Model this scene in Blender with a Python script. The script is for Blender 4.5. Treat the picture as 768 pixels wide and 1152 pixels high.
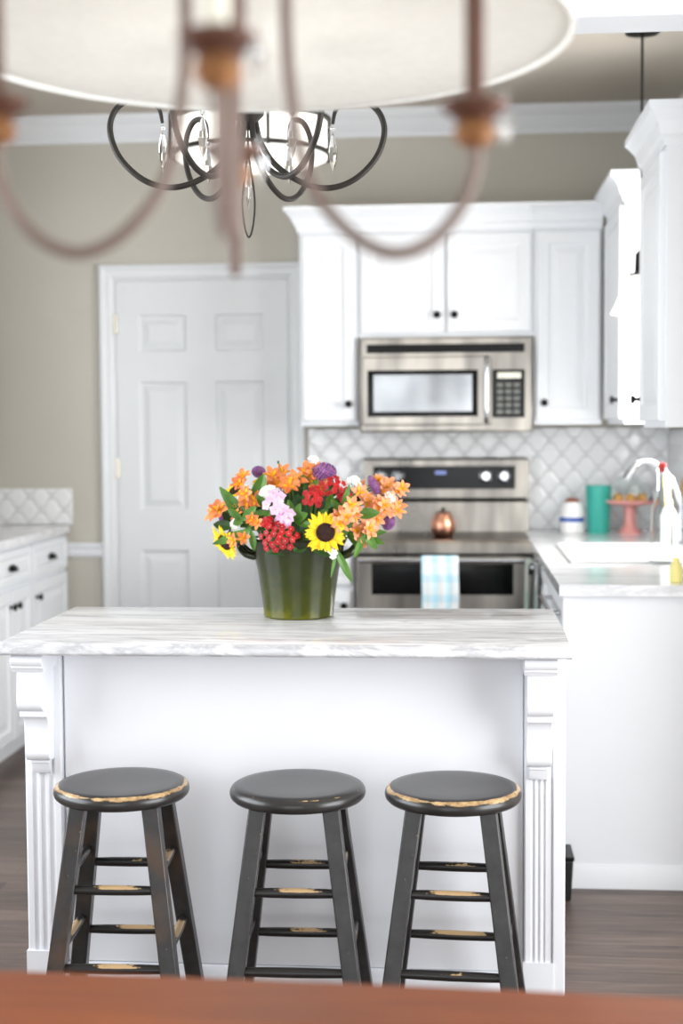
import bpy, bmesh, math, random
from mathutils import Vector, Matrix, Quaternion
PI = math.pi
rnd = random.Random(7)
for o in list(bpy.data.objects): bpy.data.objects.remove(o)
SC = bpy.context.scene
COL = SC.collection

# ------------------------------------------------------------------ camera
H = 1.40; YAW = math.radians(4.72); PIT = math.radians(3.33); ROLL = -.0058
cd = bpy.data.cameras.new('camera'); cam = bpy.data.objects.new('camera', cd); COL.objects.link(cam)
dv = Vector((-math.sin(YAW)*math.cos(PIT), math.cos(YAW)*math.cos(PIT), -math.sin(PIT)))
rv = Vector((math.cos(YAW), math.sin(YAW), 0)); uv = rv.cross(dv)
r2 = math.cos(ROLL)*rv + math.sin(ROLL)*uv; u2 = -math.sin(ROLL)*rv + math.cos(ROLL)*uv
cam.matrix_world = Matrix(((r2.x, u2.x, -dv.x, 0), (r2.y, u2.y, -dv.y, 0), (r2.z, u2.z, -dv.z, H), (0, 0, 0, 1)))
cd.sensor_width = 36; cd.sensor_fit = 'AUTO'; cd.lens = 50; cd.clip_start = .05; cd.clip_end = 60
cd.dof.use_dof = True; cd.dof.focus_distance = 3.22; cd.dof.aperture_fstop = 2.4
SC.camera = cam

# ------------------------------------------------------------------ world, lights, exposure
w = bpy.data.worlds.new('daylight'); SC.world = w; w.use_nodes = True
bg = w.node_tree.nodes['Background']; bg.inputs[0].default_value = (.93, .97, 1, 1); bg.inputs[1].default_value = 1.2
def area(name, loc, rot, sx, sy, power, col=(1, .98, .95)):
    l = bpy.data.lights.new(name, 'AREA'); l.shape = 'RECTANGLE'; l.size = sx; l.size_y = sy; l.energy = power; l.color = col
    o = bpy.data.objects.new(name, l); COL.objects.link(o); o.location = loc; o.rotation_euler = rot
    return o
area('rear_window_daylight', (-.6, -2.42, 1.22), (math.radians(90), 0, 0), 3.0, 2.3, 49, (.94, .97, 1))  # unseen window, brought down to the floor as fill for the island base
area('side_window_daylight', (2.56, 1.7, 1.25), (0, math.radians(90), 0), 2.2, 2.4, 116, (.96, .98, 1))  # unseen window, lowered for extra light on the island's lower front
area('left_window_daylight', (-2.46, 2.6, 1.5), (0, math.radians(-90), 0), 1.5, 2.2, 58, (.88, .94, 1))
area('sink_window_daylight', (.985, 5.28, 1.62), (0, math.radians(90), 0), 1.0, .62, 24, (1, .99, .97))
vs = SC.view_settings; vs.view_transform = 'Standard'; vs.look = 'None'; vs.gamma = 1; vs.use_curve_mapping = False
vs.exposure = .43

# ------------------------------------------------------------------ materials
def lin(c): return tuple((v/12.92 if v <= .04045 else ((v+.055)/1.055)**2.4) for v in c)
class NT:
    def __init__(s, name):
        s.m = bpy.data.materials.new(name); s.m.use_nodes = True; s.t = s.m.node_tree; s.n = s.t.nodes; s.b = s.n['Principled BSDF']
        s.out = s.n['Material Output']
    def node(s, typ, **kw):
        x = s.n.new(typ)
        for k, v in kw.items(): setattr(x, k, v)
        return x
    def link(s, a, b): s.t.links.new(a, b)
    def setin(s, sock, v):
        if isinstance(v, bpy.types.NodeSocket): s.link(v, sock)
        else: sock.default_value = v
    def math(s, op, a, b=0., c=None, clamp=False):
        x = s.node('ShaderNodeMath', operation=op, use_clamp=clamp); s.setin(x.inputs[0], a); s.setin(x.inputs[1], b)
        if c is not None: s.setin(x.inputs[2], c)
        return x.outputs[0]
    def coord(s, which='Object', scale=(1, 1, 1), rot=(0, 0, 0)):
        tc = s.node('ShaderNodeTexCoord'); mp = s.node('ShaderNodeMapping'); s.link(tc.outputs[which], mp.inputs[0])
        mp.inputs['Scale'].default_value = scale; mp.inputs['Rotation'].default_value = rot
        return mp.outputs[0]
    def geo(s, which='Position'):
        return s.node('ShaderNodeNewGeometry').outputs[which]
    def mapped(s, vec, scale=(1, 1, 1), rot=(0, 0, 0)):
        mp = s.node('ShaderNodeMapping'); s.link(vec, mp.inputs[0]); mp.inputs['Scale'].default_value = scale; mp.inputs['Rotation'].default_value = rot
        return mp.outputs[0]
    def noise(s, vec, scale, detail=3, rough=.5, dist=0, out='Fac'):
        x = s.node('ShaderNodeTexNoise'); s.link(vec, x.inputs['Vector']); x.inputs['Scale'].default_value = scale
        x.inputs['Detail'].default_value = detail; x.inputs['Roughness'].default_value = rough; x.inputs['Distortion'].default_value = dist
        return x.outputs[out]
    def ramp(s, fac, stops, interp='LINEAR'):
        x = s.node('ShaderNodeValToRGB'); x.color_ramp.interpolation = interp; el = x.color_ramp.elements
        while len(el) < len(stops): el.new(.5)
        for e, (p, c) in zip(el, stops): e.position = p; e.color = (*c, 1) if len(c) == 3 else c
        s.link(fac, x.inputs[0]); return x.outputs[0]
    def mix(s, fac, a, b):
        x = s.node('ShaderNodeMix', data_type='RGBA'); s.setin(x.inputs[0], fac)
        for k, v in ((6, a), (7, b)):
            if isinstance(v, tuple): x.inputs[k].default_value = (*v[:3], 1)
            else: s.link(v, x.inputs[k])
        return x.outputs[2]
    def bump(s, h, strength=.3, dist=.002):
        x = s.node('ShaderNodeBump'); x.inputs['Strength'].default_value = strength; x.inputs['Distance'].default_value = dist
        s.link(h, x.inputs['Height']); s.link(x.outputs[0], s.b.inputs['Normal'])
def plain(name, col, rough=.5, metal=0., var=.03, scale=6, coat=0, spec=None, trans=0, ior=None, bump=0):
    s = NT(name); c = lin(col)
    n = s.noise(s.coord(), scale, 3)
    k = [tuple(min(1, v*(1-var)) for v in c), tuple(min(1, v*(1+var)) for v in c)]
    s.link(s.ramp(n, [(.3, k[0]), (.7, k[1])]), s.b.inputs['Base Color'])
    s.b.inputs['Roughness'].default_value = rough; s.b.inputs['Metallic'].default_value = metal
    if coat: s.b.inputs['Coat Weight'].default_value = coat; s.b.inputs['Coat Roughness'].default_value = .08
    if spec is not None: s.b.inputs['Specular IOR Level'].default_value = spec
    if trans: s.b.inputs['Transmission Weight'].default_value = trans
    if ior: s.b.inputs['IOR'].default_value = ior
    if bump: s.bump(s.noise(s.coord(), scale*12, 2), bump, .001)
    return s.m
M = {}
M['wall'] = plain('greige_paint', (.765, .75, .71), .85, var=.015, scale=2, bump=.05)
M['ceiling'] = plain('ceiling_paint', (.74, .71, .665), .9, var=.015, scale=2)
M['trim'] = plain('white_trim_paint', (.91, .92, .935), .45, var=.01)
M['cab'] = plain('white_cabinet_paint', (.915, .925, .94), .38, var=.01)
M['island'] = plain('white_island_paint', (.92, .925, .945), .42, var=.01)
M['door'] = plain('white_door_paint', (.875, .885, .895), .4, var=.01)
M['black'] = plain('black_hardware', (.06, .055, .055), .35, .6)
M['blackglass'] = plain('black_glass', (.03, .032, .037), .2, 0, spec=.25)
M['grille'] = plain('dark_grille', (.05, .05, .05), .5, .3)
M['chrome'] = plain('chrome', (.78, .79, .81), .14, 1)
M['nickel'] = plain('nickel_hinge', (.75, .73, .68), .35, .7)
M['copper'] = plain('copper', (.86, .62, .51), .34, 1, var=.05)
M['bronze'] = plain('brown_bronze', (.38, .26, .21), .5, .3, var=.15, scale=20)
M['gold'] = plain('antique_gold', (.60, .42, .27), .5, .25, var=.2, scale=25)
M['armbronze'] = plain('dusty_bronze', (.50, .43, .40), .55, .2, var=.12, scale=15)
M['iron'] = plain('dark_iron', (.17, .155, .14), .5, .4, var=.1)
M['candle'] = plain('cream_candle', (.95, .94, .88), .6)
M['teal'] = plain('teal_ceramic', (.20, .68, .62), .3, coat=.3)
M['pink'] = plain('pink_ceramic', (.90, .62, .60), .35, coat=.2)
M['cake'] = plain('golden_pastry', (.88, .66, .38), .8, var=.15, scale=40)
M['red'] = plain('red_cap', (.75, .12, .10), .5)
M['yellow'] = plain('yellow_plastic', (.94, .90, .58), .4)
M['woodlight'] = plain('maple_board', (.80, .64, .42), .6, var=.08, scale=12)
M['blue'] = plain('blue_glaze', (.25, .38, .68), .3)
M['whitecer'] = plain('white_ceramic', (.93, .93, .93), .2, coat=.4)
M['cork'] = plain('terracotta_bits', (.62, .36, .26), .8, var=.3, scale=60)
M['greybowl'] = plain('pewter_bowl', (.40, .40, .38), .25, .8)
M['darkbox'] = plain('dark_plastic', (.05, .05, .06), .5)
def glassmat(name, col, rough=0.02, ior=1.45):
    s = NT(name); s.b.inputs['Base Color'].default_value = (*col, 1); s.b.inputs['Roughness'].default_value = rough
    s.b.inputs['Transmission Weight'].default_value = 1; s.b.inputs['IOR'].default_value = ior
    return s.m
M['crystal'] = glassmat('crystal', (1, 1, 1), 0, 1.5)
M['glass'] = glassmat('clear_glass', (.96, .99, .98), .01, 1.12)
M['windowglass'] = glassmat('window_glass', (1, 1, 1), 0, 1.02)

def steel():
    s = NT('brushed_stainless'); v = s.coord(scale=(5, 1.5, 1.2))
    n = s.noise(v, 1.6, 2)
    s.link(s.ramp(n, [(.36, lin((.52, .505, .485))), (.64, lin((.74, .715, .68)))]), s.b.inputs['Base Color'])  # broad noise puts reflection tones into the steel's base colour
    s.b.inputs['Metallic'].default_value = .9; s.link(s.math('MULTIPLY_ADD', n, .1, .24), s.b.inputs['Roughness'])
    return s.m
M['steel'] = steel()
def marble(name, xs=1.0, base=(.885, .885, .895), vein=(.50, .50, .53)):
    s = NT(name); p = s.geo()
    v = s.mapped(p, (.55*xs, 4.6, 6), (0.0, math.radians(38), math.radians(3)))
    v2 = s.mapped(p, (.7*xs, 3.4, 5), (0.0, math.radians(30), math.radians(-4)))
    a = s.noise(v, 2.2, 8, .62, .6); b = s.noise(v2, 3.1, 6, .55, 1.0)
    ra = s.math('SUBTRACT', 1, s.math('MULTIPLY', s.math('ABSOLUTE', s.math('SUBTRACT', a, .5)), 13), clamp=True)
    rb = s.math('SUBTRACT', 1, s.math('MULTIPLY', s.math('ABSOLUTE', s.math('SUBTRACT', b, .46)), 22), clamp=True)
    m1 = s.math('MULTIPLY', ra, s.math('MULTIPLY', s.noise(s.mapped(p, (1, 4, 4)), 1.3, 2), .62))
    fac = s.math('ADD', m1, s.math('MULTIPLY', rb, .3), clamp=True)
    ve = s.mapped(p, (3, 1, 9), (0, math.radians(32), 0)); ed = s.noise(ve, 1.7, 6, .65, .5)
    re = s.math('SUBTRACT', 1, s.math('MULTIPLY', s.math('ABSOLUTE', s.math('SUBTRACT', ed, .52)), 9), clamp=True)
    sn = s.node('ShaderNodeSeparateXYZ'); s.link(s.geo('True Normal'), sn.inputs[0])
    isf = s.math('GREATER_THAN', s.math('ABSOLUTE', sn.outputs[1]), .5)
    fac = s.math('ADD', s.math('MULTIPLY', fac, s.math('SUBTRACT', 1, isf)), s.math('MULTIPLY', s.math('MULTIPLY', re, .55), isf))
    s.link(s.mix(fac, lin(base), lin(vein)), s.b.inputs['Base Color'])
    s.b.inputs['Roughness'].default_value = .13; s.b.inputs['Coat Weight'].default_value = .25
    return s.m
M['marble'] = marble('grey_veined_marble')
M['marble2'] = marble('pale_marble', 1.0, (.94, .94, .945), (.72, .73, .76))
def tiles():
    s = NT('white_arabesque_tile'); p = s.geo(); sp = s.node('ShaderNodeSeparateXYZ'); s.link(p, sp.inputs[0])
    h = s.math('ADD', sp.outputs[0], sp.outputs[1])
    X = s.math('MULTIPLY', h, 2*PI/.112); Y = s.math('MULTIPLY', sp.outputs[2], 2*PI/.128)
    f = s.math('ADD', s.math('COSINE', X), s.math('COSINE', Y))
    f = s.math('ADD', f, s.math('MULTIPLY', s.math('COSINE', s.math('MULTIPLY', Y, 3)), .12))
    f = s.math('ADD', f, s.math('MULTIPLY', s.math('COSINE', s.math('MULTIPLY', X, 3)), -.06))
    a = s.math('ABSOLUTE', f)
    mr = s.node('ShaderNodeMapRange', interpolation_type='SMOOTHSTEP'); s.link(a, mr.inputs[0])
    mr.inputs[1].default_value = .10; mr.inputs[2].default_value = .26
    s.link(s.mix(mr.outputs[0], lin((.80, .80, .805)), lin((.95, .955, .96))), s.b.inputs['Base Color'])
    m2 = s.node('ShaderNodeMapRange', interpolation_type='SMOOTHSTEP'); s.link(a, m2.inputs[0]); m2.inputs[1].default_value = .05; m2.inputs[2].default_value = 1.3
    s.link(s.math('SUBTRACT', .7, s.math('MULTIPLY', mr.outputs[0], .55)), s.b.inputs['Roughness'])
    s.bump(m2.outputs[0], .45, .006)
    return s.m
M['tile'] = tiles()
def floorwood():
    s = NT('dark_oak_planks'); p = s.geo()
    br = s.node('ShaderNodeTexBrick'); s.link(p, br.inputs['Vector']); br.offset = .37
    br.inputs['Scale'].default_value = 1; br.inputs['Brick Width'].default_value = 1.4; br.inputs['Row Height'].default_value = .085
    br.inputs['Mortar Size'].default_value = .0012; br.inputs['Color1'].default_value = (.12, .12, .12, 1); br.inputs['Color2'].default_value = (.85, .85, .85, 1)
    br.inputs['Mortar'].default_value = (0, 0, 0, 1)
    g = s.noise(s.mapped(p, (1.5, 22, 1)), 2.5, 6, .6, .8)
    f = s.math('ADD', s.math('MULTIPLY', br.outputs['Color'], .35), s.math('MULTIPLY', g, .75))
    c = s.ramp(f, [(.25, lin((.20, .165, .15))), (.55, lin((.40, .335, .305))), (.85, lin((.54, .465, .42)))])
    s.link(c, s.b.inputs['Base Color']); s.b.inputs['Roughness'].default_value = .38
    s.bump(s.math('ADD', g, s.math('MULTIPLY', br.outputs['Fac'], -2)), .25, .002)
    return s.m
M['floor'] = floorwood()
def tablewood():
    s = NT('warm_brown_wood'); p = s.geo()
    g = s.noise(s.mapped(p, (1, 14, 1), (0, 0, math.radians(-3))), 2.2, 5, .6, 1.5)
    n = s.noise(p, 2.5, 2)
    c = s.ramp(s.math('ADD', s.math('MULTIPLY', g, .6), s.math('MULTIPLY', n, .4)), [(.3, lin((.40, .18, .05))), (.55, lin((.54, .265, .075))), (.75, lin((.62, .335, .11)))])
    s.link(c, s.b.inputs['Base Color']); s.b.inputs['Roughness'].default_value = .35
    return s.m
M['table'] = tablewood()
TAN = lin((.74, .62, .46))
def paint_worn_seat(name, amt):
    s = NT(name); tc = s.coord(); sp = s.node('ShaderNodeSeparateXYZ'); s.link(tc, sp.inputs[0])
    r = s.math('SQRT', s.math('ADD', s.math('MULTIPLY', sp.outputs[0], sp.outputs[0]), s.math('MULTIPLY', sp.outputs[1], sp.outputs[1])))
    band = s.math('SUBTRACT', 1, s.math('MULTIPLY', s.math('ABSOLUTE', s.math('SUBTRACT', r, .1440)), 95), clamp=True)
    up = s.math('MULTIPLY', s.math('ADD', sp.outputs[2], .013), 200, clamp=True)
    n = s.noise(s.mapped(tc, (1, 1, 2.5)), 14, 6, .7)
    nn = s.math('MULTIPLY_ADD', n, 2.6, -.80); side = s.math('MULTIPLY', sp.outputs[1], -1.2)
    v = s.math('MULTIPLY', s.math('MULTIPLY', band, up), s.math('ADD', s.math('ADD', nn, side), amt))
    mask = s.math('MULTIPLY', s.math('SUBTRACT', v, .56), 9, clamp=True)
    n2 = s.noise(tc, 60, 4, .7); sc = s.math('MULTIPLY', s.math('SUBTRACT', n2, .70), 10, clamp=True)
    topf = s.noise(tc, 9, 4)
    base = s.ramp(topf, [(.3, lin((.14, .135, .135))), (.7, lin((.21, .20, .195)))])
    tan = s.ramp(n2, [(.3, lin((.50, .36, .22))), (.6, lin((.80, .68, .50)))])
    s.link(s.mix(s.math('MAXIMUM', mask, s.math('MULTIPLY', sc, .35*amt)), base, tan), s.b.inputs['Base Color'])
    s.b.inputs['Roughness'].default_value = .30; s.bump(n2, .08, .001)
    return s.m
def paint_worn_rung(name, amt):
    s = NT(name); tc = s.coord(); sp = s.node('ShaderNodeSeparateXYZ'); s.link(tc, sp.inputs[0])
    up = s.math('MULTIPLY', s.math('SUBTRACT', sp.outputs[2], .003), 400, clamp=True)
    mid = s.math('SUBTRACT', 1.25, s.math('MULTIPLY', s.math('ABSOLUTE', sp.outputs[0]), 11), clamp=True)
    n = s.noise(s.mapped(tc, (.6, 1, 1)), 30, 5, .7)
    oi = s.node('ShaderNodeObjectInfo'); nn = s.noise(s.mapped(tc, (.5, 1, 1)), 38, 6, .75); nn = s.math('ADD', s.math('MULTIPLY_ADD', nn, 2.2, -.78), s.math('MULTIPLY_ADD', oi.outputs['Random'], .7, -.25))
    v = s.math('MULTIPLY', s.math('MULTIPLY', up, mid), s.math('ADD', nn, amt))
    mask = s.math('MULTIPLY', s.math('SUBTRACT', v, .62), 14, clamp=True)
    s.link(s.mix(mask, lin((.12, .115, .115)), lin((.74, .62, .46))), s.b.inputs['Base Color'])
    s.b.inputs['Roughness'].default_value = .33
    return s.m
def paint_leg(name, amt, brown=0):
    s = NT(name); tc = s.coord(); n = s.noise(tc, 22, 4, .7); n2 = s.noise(s.mapped(tc, (1, 1, .4)), 130, 3, .7)
    sp = s.math('MULTIPLY', s.math('SUBTRACT', n2, .72-amt*.05), 18, clamp=True)
    br = s.math('MULTIPLY', s.math('SUBTRACT', s.noise(tc, 7, 3), .5), 6*brown, clamp=True)
    base = s.ramp(n, [(.3, lin((.12, .115, .115))), (.7, lin((.20, .195, .195)))])
    base = s.mix(s.math('MULTIPLY', br, .5), base, lin((.34, .23, .13)))
    s.link(s.mix(s.math('MULTIPLY', sp, .7), base, TAN), s.b.inputs['Base Color'])
    s.b.inputs['Roughness'].default_value = .36; s.bump(n2, .05, .001)
    return s.m
def pot_glaze():
    s = NT('olive_glaze'); tc = s.coord(); sp = s.node('ShaderNodeSeparateXYZ'); s.link(tc, sp.inputs[0])
    n = s.noise(tc, 18, 5, .65)
    z = s.math('MULTIPLY', sp.outputs[2], 5)
    f = s.math('ADD', s.math('MULTIPLY', n, .42), s.math('MULTIPLY', z, .62))
    c = s.ramp(f, [(.16, lin((.42, .41, .04))), (.28, lin((.25, .27, .05))), (.55, lin((.17, .195, .06))), (.95, lin((.12, .14, .065)))])
    s.link(c, s.b.inputs['Base Color']); s.b.inputs['Roughness'].default_value = .22; s.b.inputs['Specular IOR Level'].default_value = .35; s.b.inputs['Coat Weight'].default_value = .0
    s.b.inputs['Coat Roughness'].default_value = .05; s.bump(n, .12, .002)
    return s.m
M['pot'] = pot_glaze()
def shade_fabric(name, col, tr=.5):
    s = NT(name); t = s.node('ShaderNodeBsdfTranslucent'); d = s.node('ShaderNodeBsdfDiffuse'); mx = s.node('ShaderNodeMixShader')
    c = (*lin(col), 1); n = s.noise(s.coord(scale=(1, 1, .2)), 60, 2)
    cc = s.ramp(n, [(.3, tuple(v*.95 for v in c[:3])), (.7, c[:3])])
    s.link(cc, t.inputs[0]); s.link(cc, d.inputs[0]); mx.inputs[0].default_value = tr
    s.link(d.outputs[0], mx.inputs[1]); s.link(t.outputs[0], mx.inputs[2]); s.link(mx.outputs[0], s.out.inputs[0])
    return s.m
M['drum'] = shade_fabric('cream_linen', (.94, .94, .93))
M['frost'] = shade_fabric('frosted_glass', (.97, .97, .96))
def petal(name, c0, c1, scale=30, rough=.6, radial=None):
    s = NT(name); n = s.noise(s.coord(), scale, 3)
    s.link(s.ramp(n, [(.3, lin(c0)), (.7, lin(c1))]), s.b.inputs['Base Color']); s.b.inputs['Roughness'].default_value = rough
    return s.m
M['p_orange'] = petal('orange_petal', (.86, .42, .20), (.95, .62, .38))
M['p_peach'] = petal('peach_petal', (.95, .56, .38), (.98, .74, .55))
M['p_yellow'] = petal('yellow_petal', (.98, .78, .02), (1, .88, .10), 60)
M['p_throat'] = petal('yellow_throat', (1, .80, .12), (.98, .70, .10))
M['p_red'] = petal('red_petal', (.58, .01, .04), (.78, .04, .07))
M['p_pink'] = petal('pink_petal', (.86, .66, .80), (.95, .82, .91))
M['p_white'] = petal('white_petal', (.93, .93, .90), (1, 1, .98))
M['p_purple'] = petal('purple_petal', (.48, .27, .50), (.68, .46, .68), 90)
M['p_disc'] = petal('brown_disc', (.10, .04, .03), (.26, .13, .09), 150, .9)
M['leaf'] = petal('green_leaf', (.20, .38, .10), (.38, .56, .20), 20, .45)
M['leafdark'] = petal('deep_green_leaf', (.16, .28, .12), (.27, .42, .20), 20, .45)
M['stem'] = petal('green_stem', (.30, .45, .18), (.42, .56, .26))
def towel(name, a, b, pa, pb):
    s = NT(name); tc = s.coord(); sp = s.node('ShaderNodeSeparateXYZ'); s.link(tc, sp.inputs[0])
    x = s.math('SINE', s.math('MULTIPLY', sp.outputs[0], pa)); z = s.math('SINE', s.math('MULTIPLY', sp.outputs[2], pb))
    fx = s.math('MULTIPLY', s.math('GREATER_THAN', x, .3), .55); fz = s.math('MULTIPLY', s.math('GREATER_THAN', z, .35), .4)
    s.link(s.mix(s.math('ADD', fx, fz, clamp=True), lin(a), lin(b)), s.b.inputs['Base Color']); s.b.inputs['Roughness'].default_value = .95
    s.bump(s.noise(tc, 300, 2), .3, .001)
    return s.m
M['towel'] = towel('blue_plaid_cotton', (.95, .97, .98), (.68, .88, .95), 110, 75)
M['towel2'] = towel('sage_stripe_cotton', (.72, .74, .71), (.42, .60, .53), 90, 20)

# ------------------------------------------------------------------ mesh helpers
def box(bm, x0, y0, z0, x1, y1, z1, mat=None):
    v = [bm.verts.new((x, y, z)) for z in (z0, z1) for y in (y0, y1) for x in (x0, x1)]
    if mat: [setattr(q, 'co', mat @ q.co) for q in v]
    for f in ((0, 2, 3, 1), (4, 5, 7, 6), (0, 1, 5, 4), (2, 6, 7, 3), (0, 4, 6, 2), (1, 3, 7, 5)): bm.faces.new([v[i] for i in f])
    return bm
def B(*a): return box(bmesh.new(), *a)
def lathe(bm, prof, seg=32, mat=None, cap=True):
    rings = []
    for r, z in prof:
        if r < 1e-6: p = Vector((0, 0, z)); rings.append([bm.verts.new(mat @ p if mat else p)])
        else:
            ring = []
            for i in range(seg):
                a = 2*PI*i/seg; p = Vector((r*math.cos(a), r*math.sin(a), z)); ring.append(bm.verts.new(mat @ p if mat else p))
            rings.append(ring)
    for a, b in zip(rings, rings[1:]):
        for i in range(seg):
            j = (i+1) % seg
            if len(a) == 1 and len(b) == 1: break
            if len(a) == 1: bm.faces.new((a[0], b[j], b[i]))
            elif len(b) == 1: bm.faces.new((a[i], a[j], b[0]))
            else: bm.faces.new((a[i], a[j], b[j], b[i]))
    if cap:
        if len(rings[0]) > 1: bm.faces.new(rings[0][::-1])
        if len(rings[-1]) > 1: bm.faces.new(rings[-1])
    return bm
def axis_mat(p, d, up=None):
    q = Vector(d).to_track_quat('Z', 'Y'); return Matrix.Translation(p) @ q.to_matrix().to_4x4()
def cyl(bm, p0, p1, r0, r1=None, seg=20):
    p0 = Vector(p0); p1 = Vector(p1); L = (p1-p0).length
    return lathe(bm, [(r0, 0), (r0 if r1 is None else r1, L)], seg, axis_mat(p0, p1-p0))
def tube(bm, pts, r, seg=10, closed=False):
    pts = [Vector(p) for p in pts]; n = len(pts); rr = r if isinstance(r, (list, tuple)) else [r]*n
    prev = None; rings = []
    for i, p in enumerate(pts):
        t = (pts[min(i+1, n-1)]-pts[max(i-1, 0)]).normalized() if not closed else (pts[(i+1) % n]-pts[i-1]).normalized()
        if prev is None: a = t.orthogonal().normalized()
        else: a = (prev - t*prev.dot(t)).normalized()
        prev = a; b = t.cross(a)
        rings.append([bm.verts.new(p+rr[i]*(a*math.cos(2*PI*k/seg)+b*math.sin(2*PI*k/seg))) for k in range(seg)])
    prs = list(zip(rings, rings[1:])) + ([(rings[-1], rings[0])] if closed else [])
    for A, C in prs:
        for k in range(seg): bm.faces.new((A[k], A[(k+1) % seg], C[(k+1) % seg], C[k]))
    if not closed: bm.faces.new(rings[0][::-1]); bm.faces.new(rings[-1])
    return bm
def spline(pts, n=6):
    P = [Vector(p) for p in pts]; out = []
    Q = [2*P[0]-P[1]]+P+[2*P[-1]-P[-2]]
    for i in range(1, len(Q)-2):
        for k in range(n):
            t = k/n; a, b, c, d = Q[i-1:i+3]
            out.append(.5*((2*b)+(c-a)*t+(2*a-5*b+4*c-d)*t*t+(3*b-a-3*c+d)*t**3))
    out.append(P[-1]); return out
def prism(bm, prof, a0, a1, axis='x', mat=None):
    """prof is a closed polygon; axis x: (y,z); axis y: (x,z); axis z: (x,y)."""
    def P(u, v, a):
        p = {'x': (a, u, v), 'y': (u, a, v), 'z': (u, v, a)}[axis]; p = Vector(p); return mat @ p if mat else p
    A = [bm.verts.new(P(u, v, a0)) for u, v in prof]; C = [bm.verts.new(P(u, v, a1)) for u, v in prof]; n = len(prof)
    for i in range(n): bm.faces.new((A[i], A[(i+1) % n], C[(i+1) % n], C[i]))
    bm.faces.new(A[::-1]); bm.faces.new(C); return bm
def ringpanel(bm, x0, z0, x1, z1, rings, back=True):
    """nested rectangles; rings = [(inset, y)]; faces towards -y."""
    L = []
    for ins, y in rings:
        L.append([bm.verts.new(p) for p in ((x0+ins, y, z0+ins), (x1-ins, y, z0+ins), (x1-ins, y, z1-ins), (x0+ins, y, z1-ins))])
    for a, b in zip(L, L[1:]):
        for i in range(4): bm.faces.new((a[i], a[(i+1) % 4], b[(i+1) % 4], b[i]))
    bm.faces.new(L[-1])
    if back: bm.faces.new(L[0][::-1])
    return bm
def ball(bm, c, r, sz=1, seg=16, mat=None):
    pr = [(max(0, r*math.sin(PI*i/8)) if 0 < i < 8 else 0, -r*sz*math.cos(PI*i/8)) for i in range(9)]
    m = Matrix.Translation(c)
    return lathe(bm, pr, seg, (m @ mat) if mat else m)

def obj(name, bm, mat, parent=None, bevel=0, smooth=True, loc=None, ang=35):
    bmesh.ops.recalc_face_normals(bm, faces=bm.faces)
    if smooth:
        for f in bm.faces: f.smooth = True
        for e in bm.edges:
            if len(e.link_faces) == 2 and e.calc_face_angle(0) > math.radians(ang): e.smooth = False
    me = bpy.data.meshes.new(name); bm.to_mesh(me); bm.free()
    me.materials.append(M[mat] if isinstance(mat, str) else mat)
    o = bpy.data.objects.new(name, me); COL.objects.link(o)
    if parent: o.parent = parent
    if loc: o.location = loc
    if bevel:
        b = o.modifiers.new('bevel', 'BEVEL'); b.width = bevel; b.segments = 2; b.limit_method = 'ANGLE'; b.angle_limit = math.radians(40)
    return o
def thing(name, label, cat, loc=(0, 0, 0), rz=0, group=None):
    o = bpy.data.objects.new(name, None); COL.objects.link(o); o.empty_display_size = .05
    o.location = loc; o.rotation_euler = (0, 0, rz); o['label'] = label; o['category'] = cat
    if group: o['group'] = group
    return o
def tag(o, label, cat, group=None):
    o['label'] = label; o['category'] = cat
    if group: o['group'] = group
    return o
def struct(name, bm, mat, parent=None, bevel=0):
    o = obj(name, bm, mat, parent, bevel, smooth=False)
    if not parent: o['kind'] = 'structure'
    return o

# ------------------------------------------------------------------ the room
DB = 6.65      # back wall
CH = 2.86      # ceiling height
XL, XR = -2.50, .97
struct('floor', B(-2.7, -2.7, -.06, 2.8, DB+.15, 0), 'floor')
struct('ceiling', B(-2.7, -2.7, CH, 2.8, DB+.15, CH+.08), 'ceiling')
# back wall with the doorway
dx0, dx1, dtop = -1.625, -.783, 2.115
bm = B(-2.7, DB, 0, dx0, DB+.12, CH); box(bm, dx1, DB, 0, 1.15, DB+.12, CH); box(bm, dx0, DB, dtop, dx1, DB+.12, CH)
struct('wall_back', bm, 'wall')
def wall_hole_x(x0, x1, y0, y1, hy0, hy1, hz0, hz1, holes=None):
    bm = bmesh.new()
    box(bm, x0, y0, 0, x1, hy0, CH); box(bm, x0, hy1, 0, x1, y1, CH); box(bm, x0, hy0, 0, x1, hy1, hz0); box(bm, x0, hy0, hz1, x1, hy1, CH)
    return bm
struct('wall_left', wall_hole_x(XL-.12, XL, -2.6, DB, 1.5, 3.7, .75, 2.25), 'wall')
struct('wall_right', wall_hole_x(XR, XR+.12, 4.02, DB, 4.97, 5.60, 1.12, 2.12), 'wall')
struct('wall_side', B(XR, 3.90, 0, 2.7, 4.02, CH), 'wall')
struct('wall_dining', wall_hole_x(2.6, 2.72, -2.6, 3.9, .5, 2.9, .15, 2.35), 'wall')
bm = B(-2.5, -2.6, 0, -2.1, -2.48, CH); box(bm, .9, -2.6, 0, 2.6, -2.48, CH); box(bm, -2.1, -2.6, 0, .9, -2.48, .06); box(bm, -2.1, -2.6, 2.4, .9, -2.48, CH)
struct('wall_rear', bm, 'wall')
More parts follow.
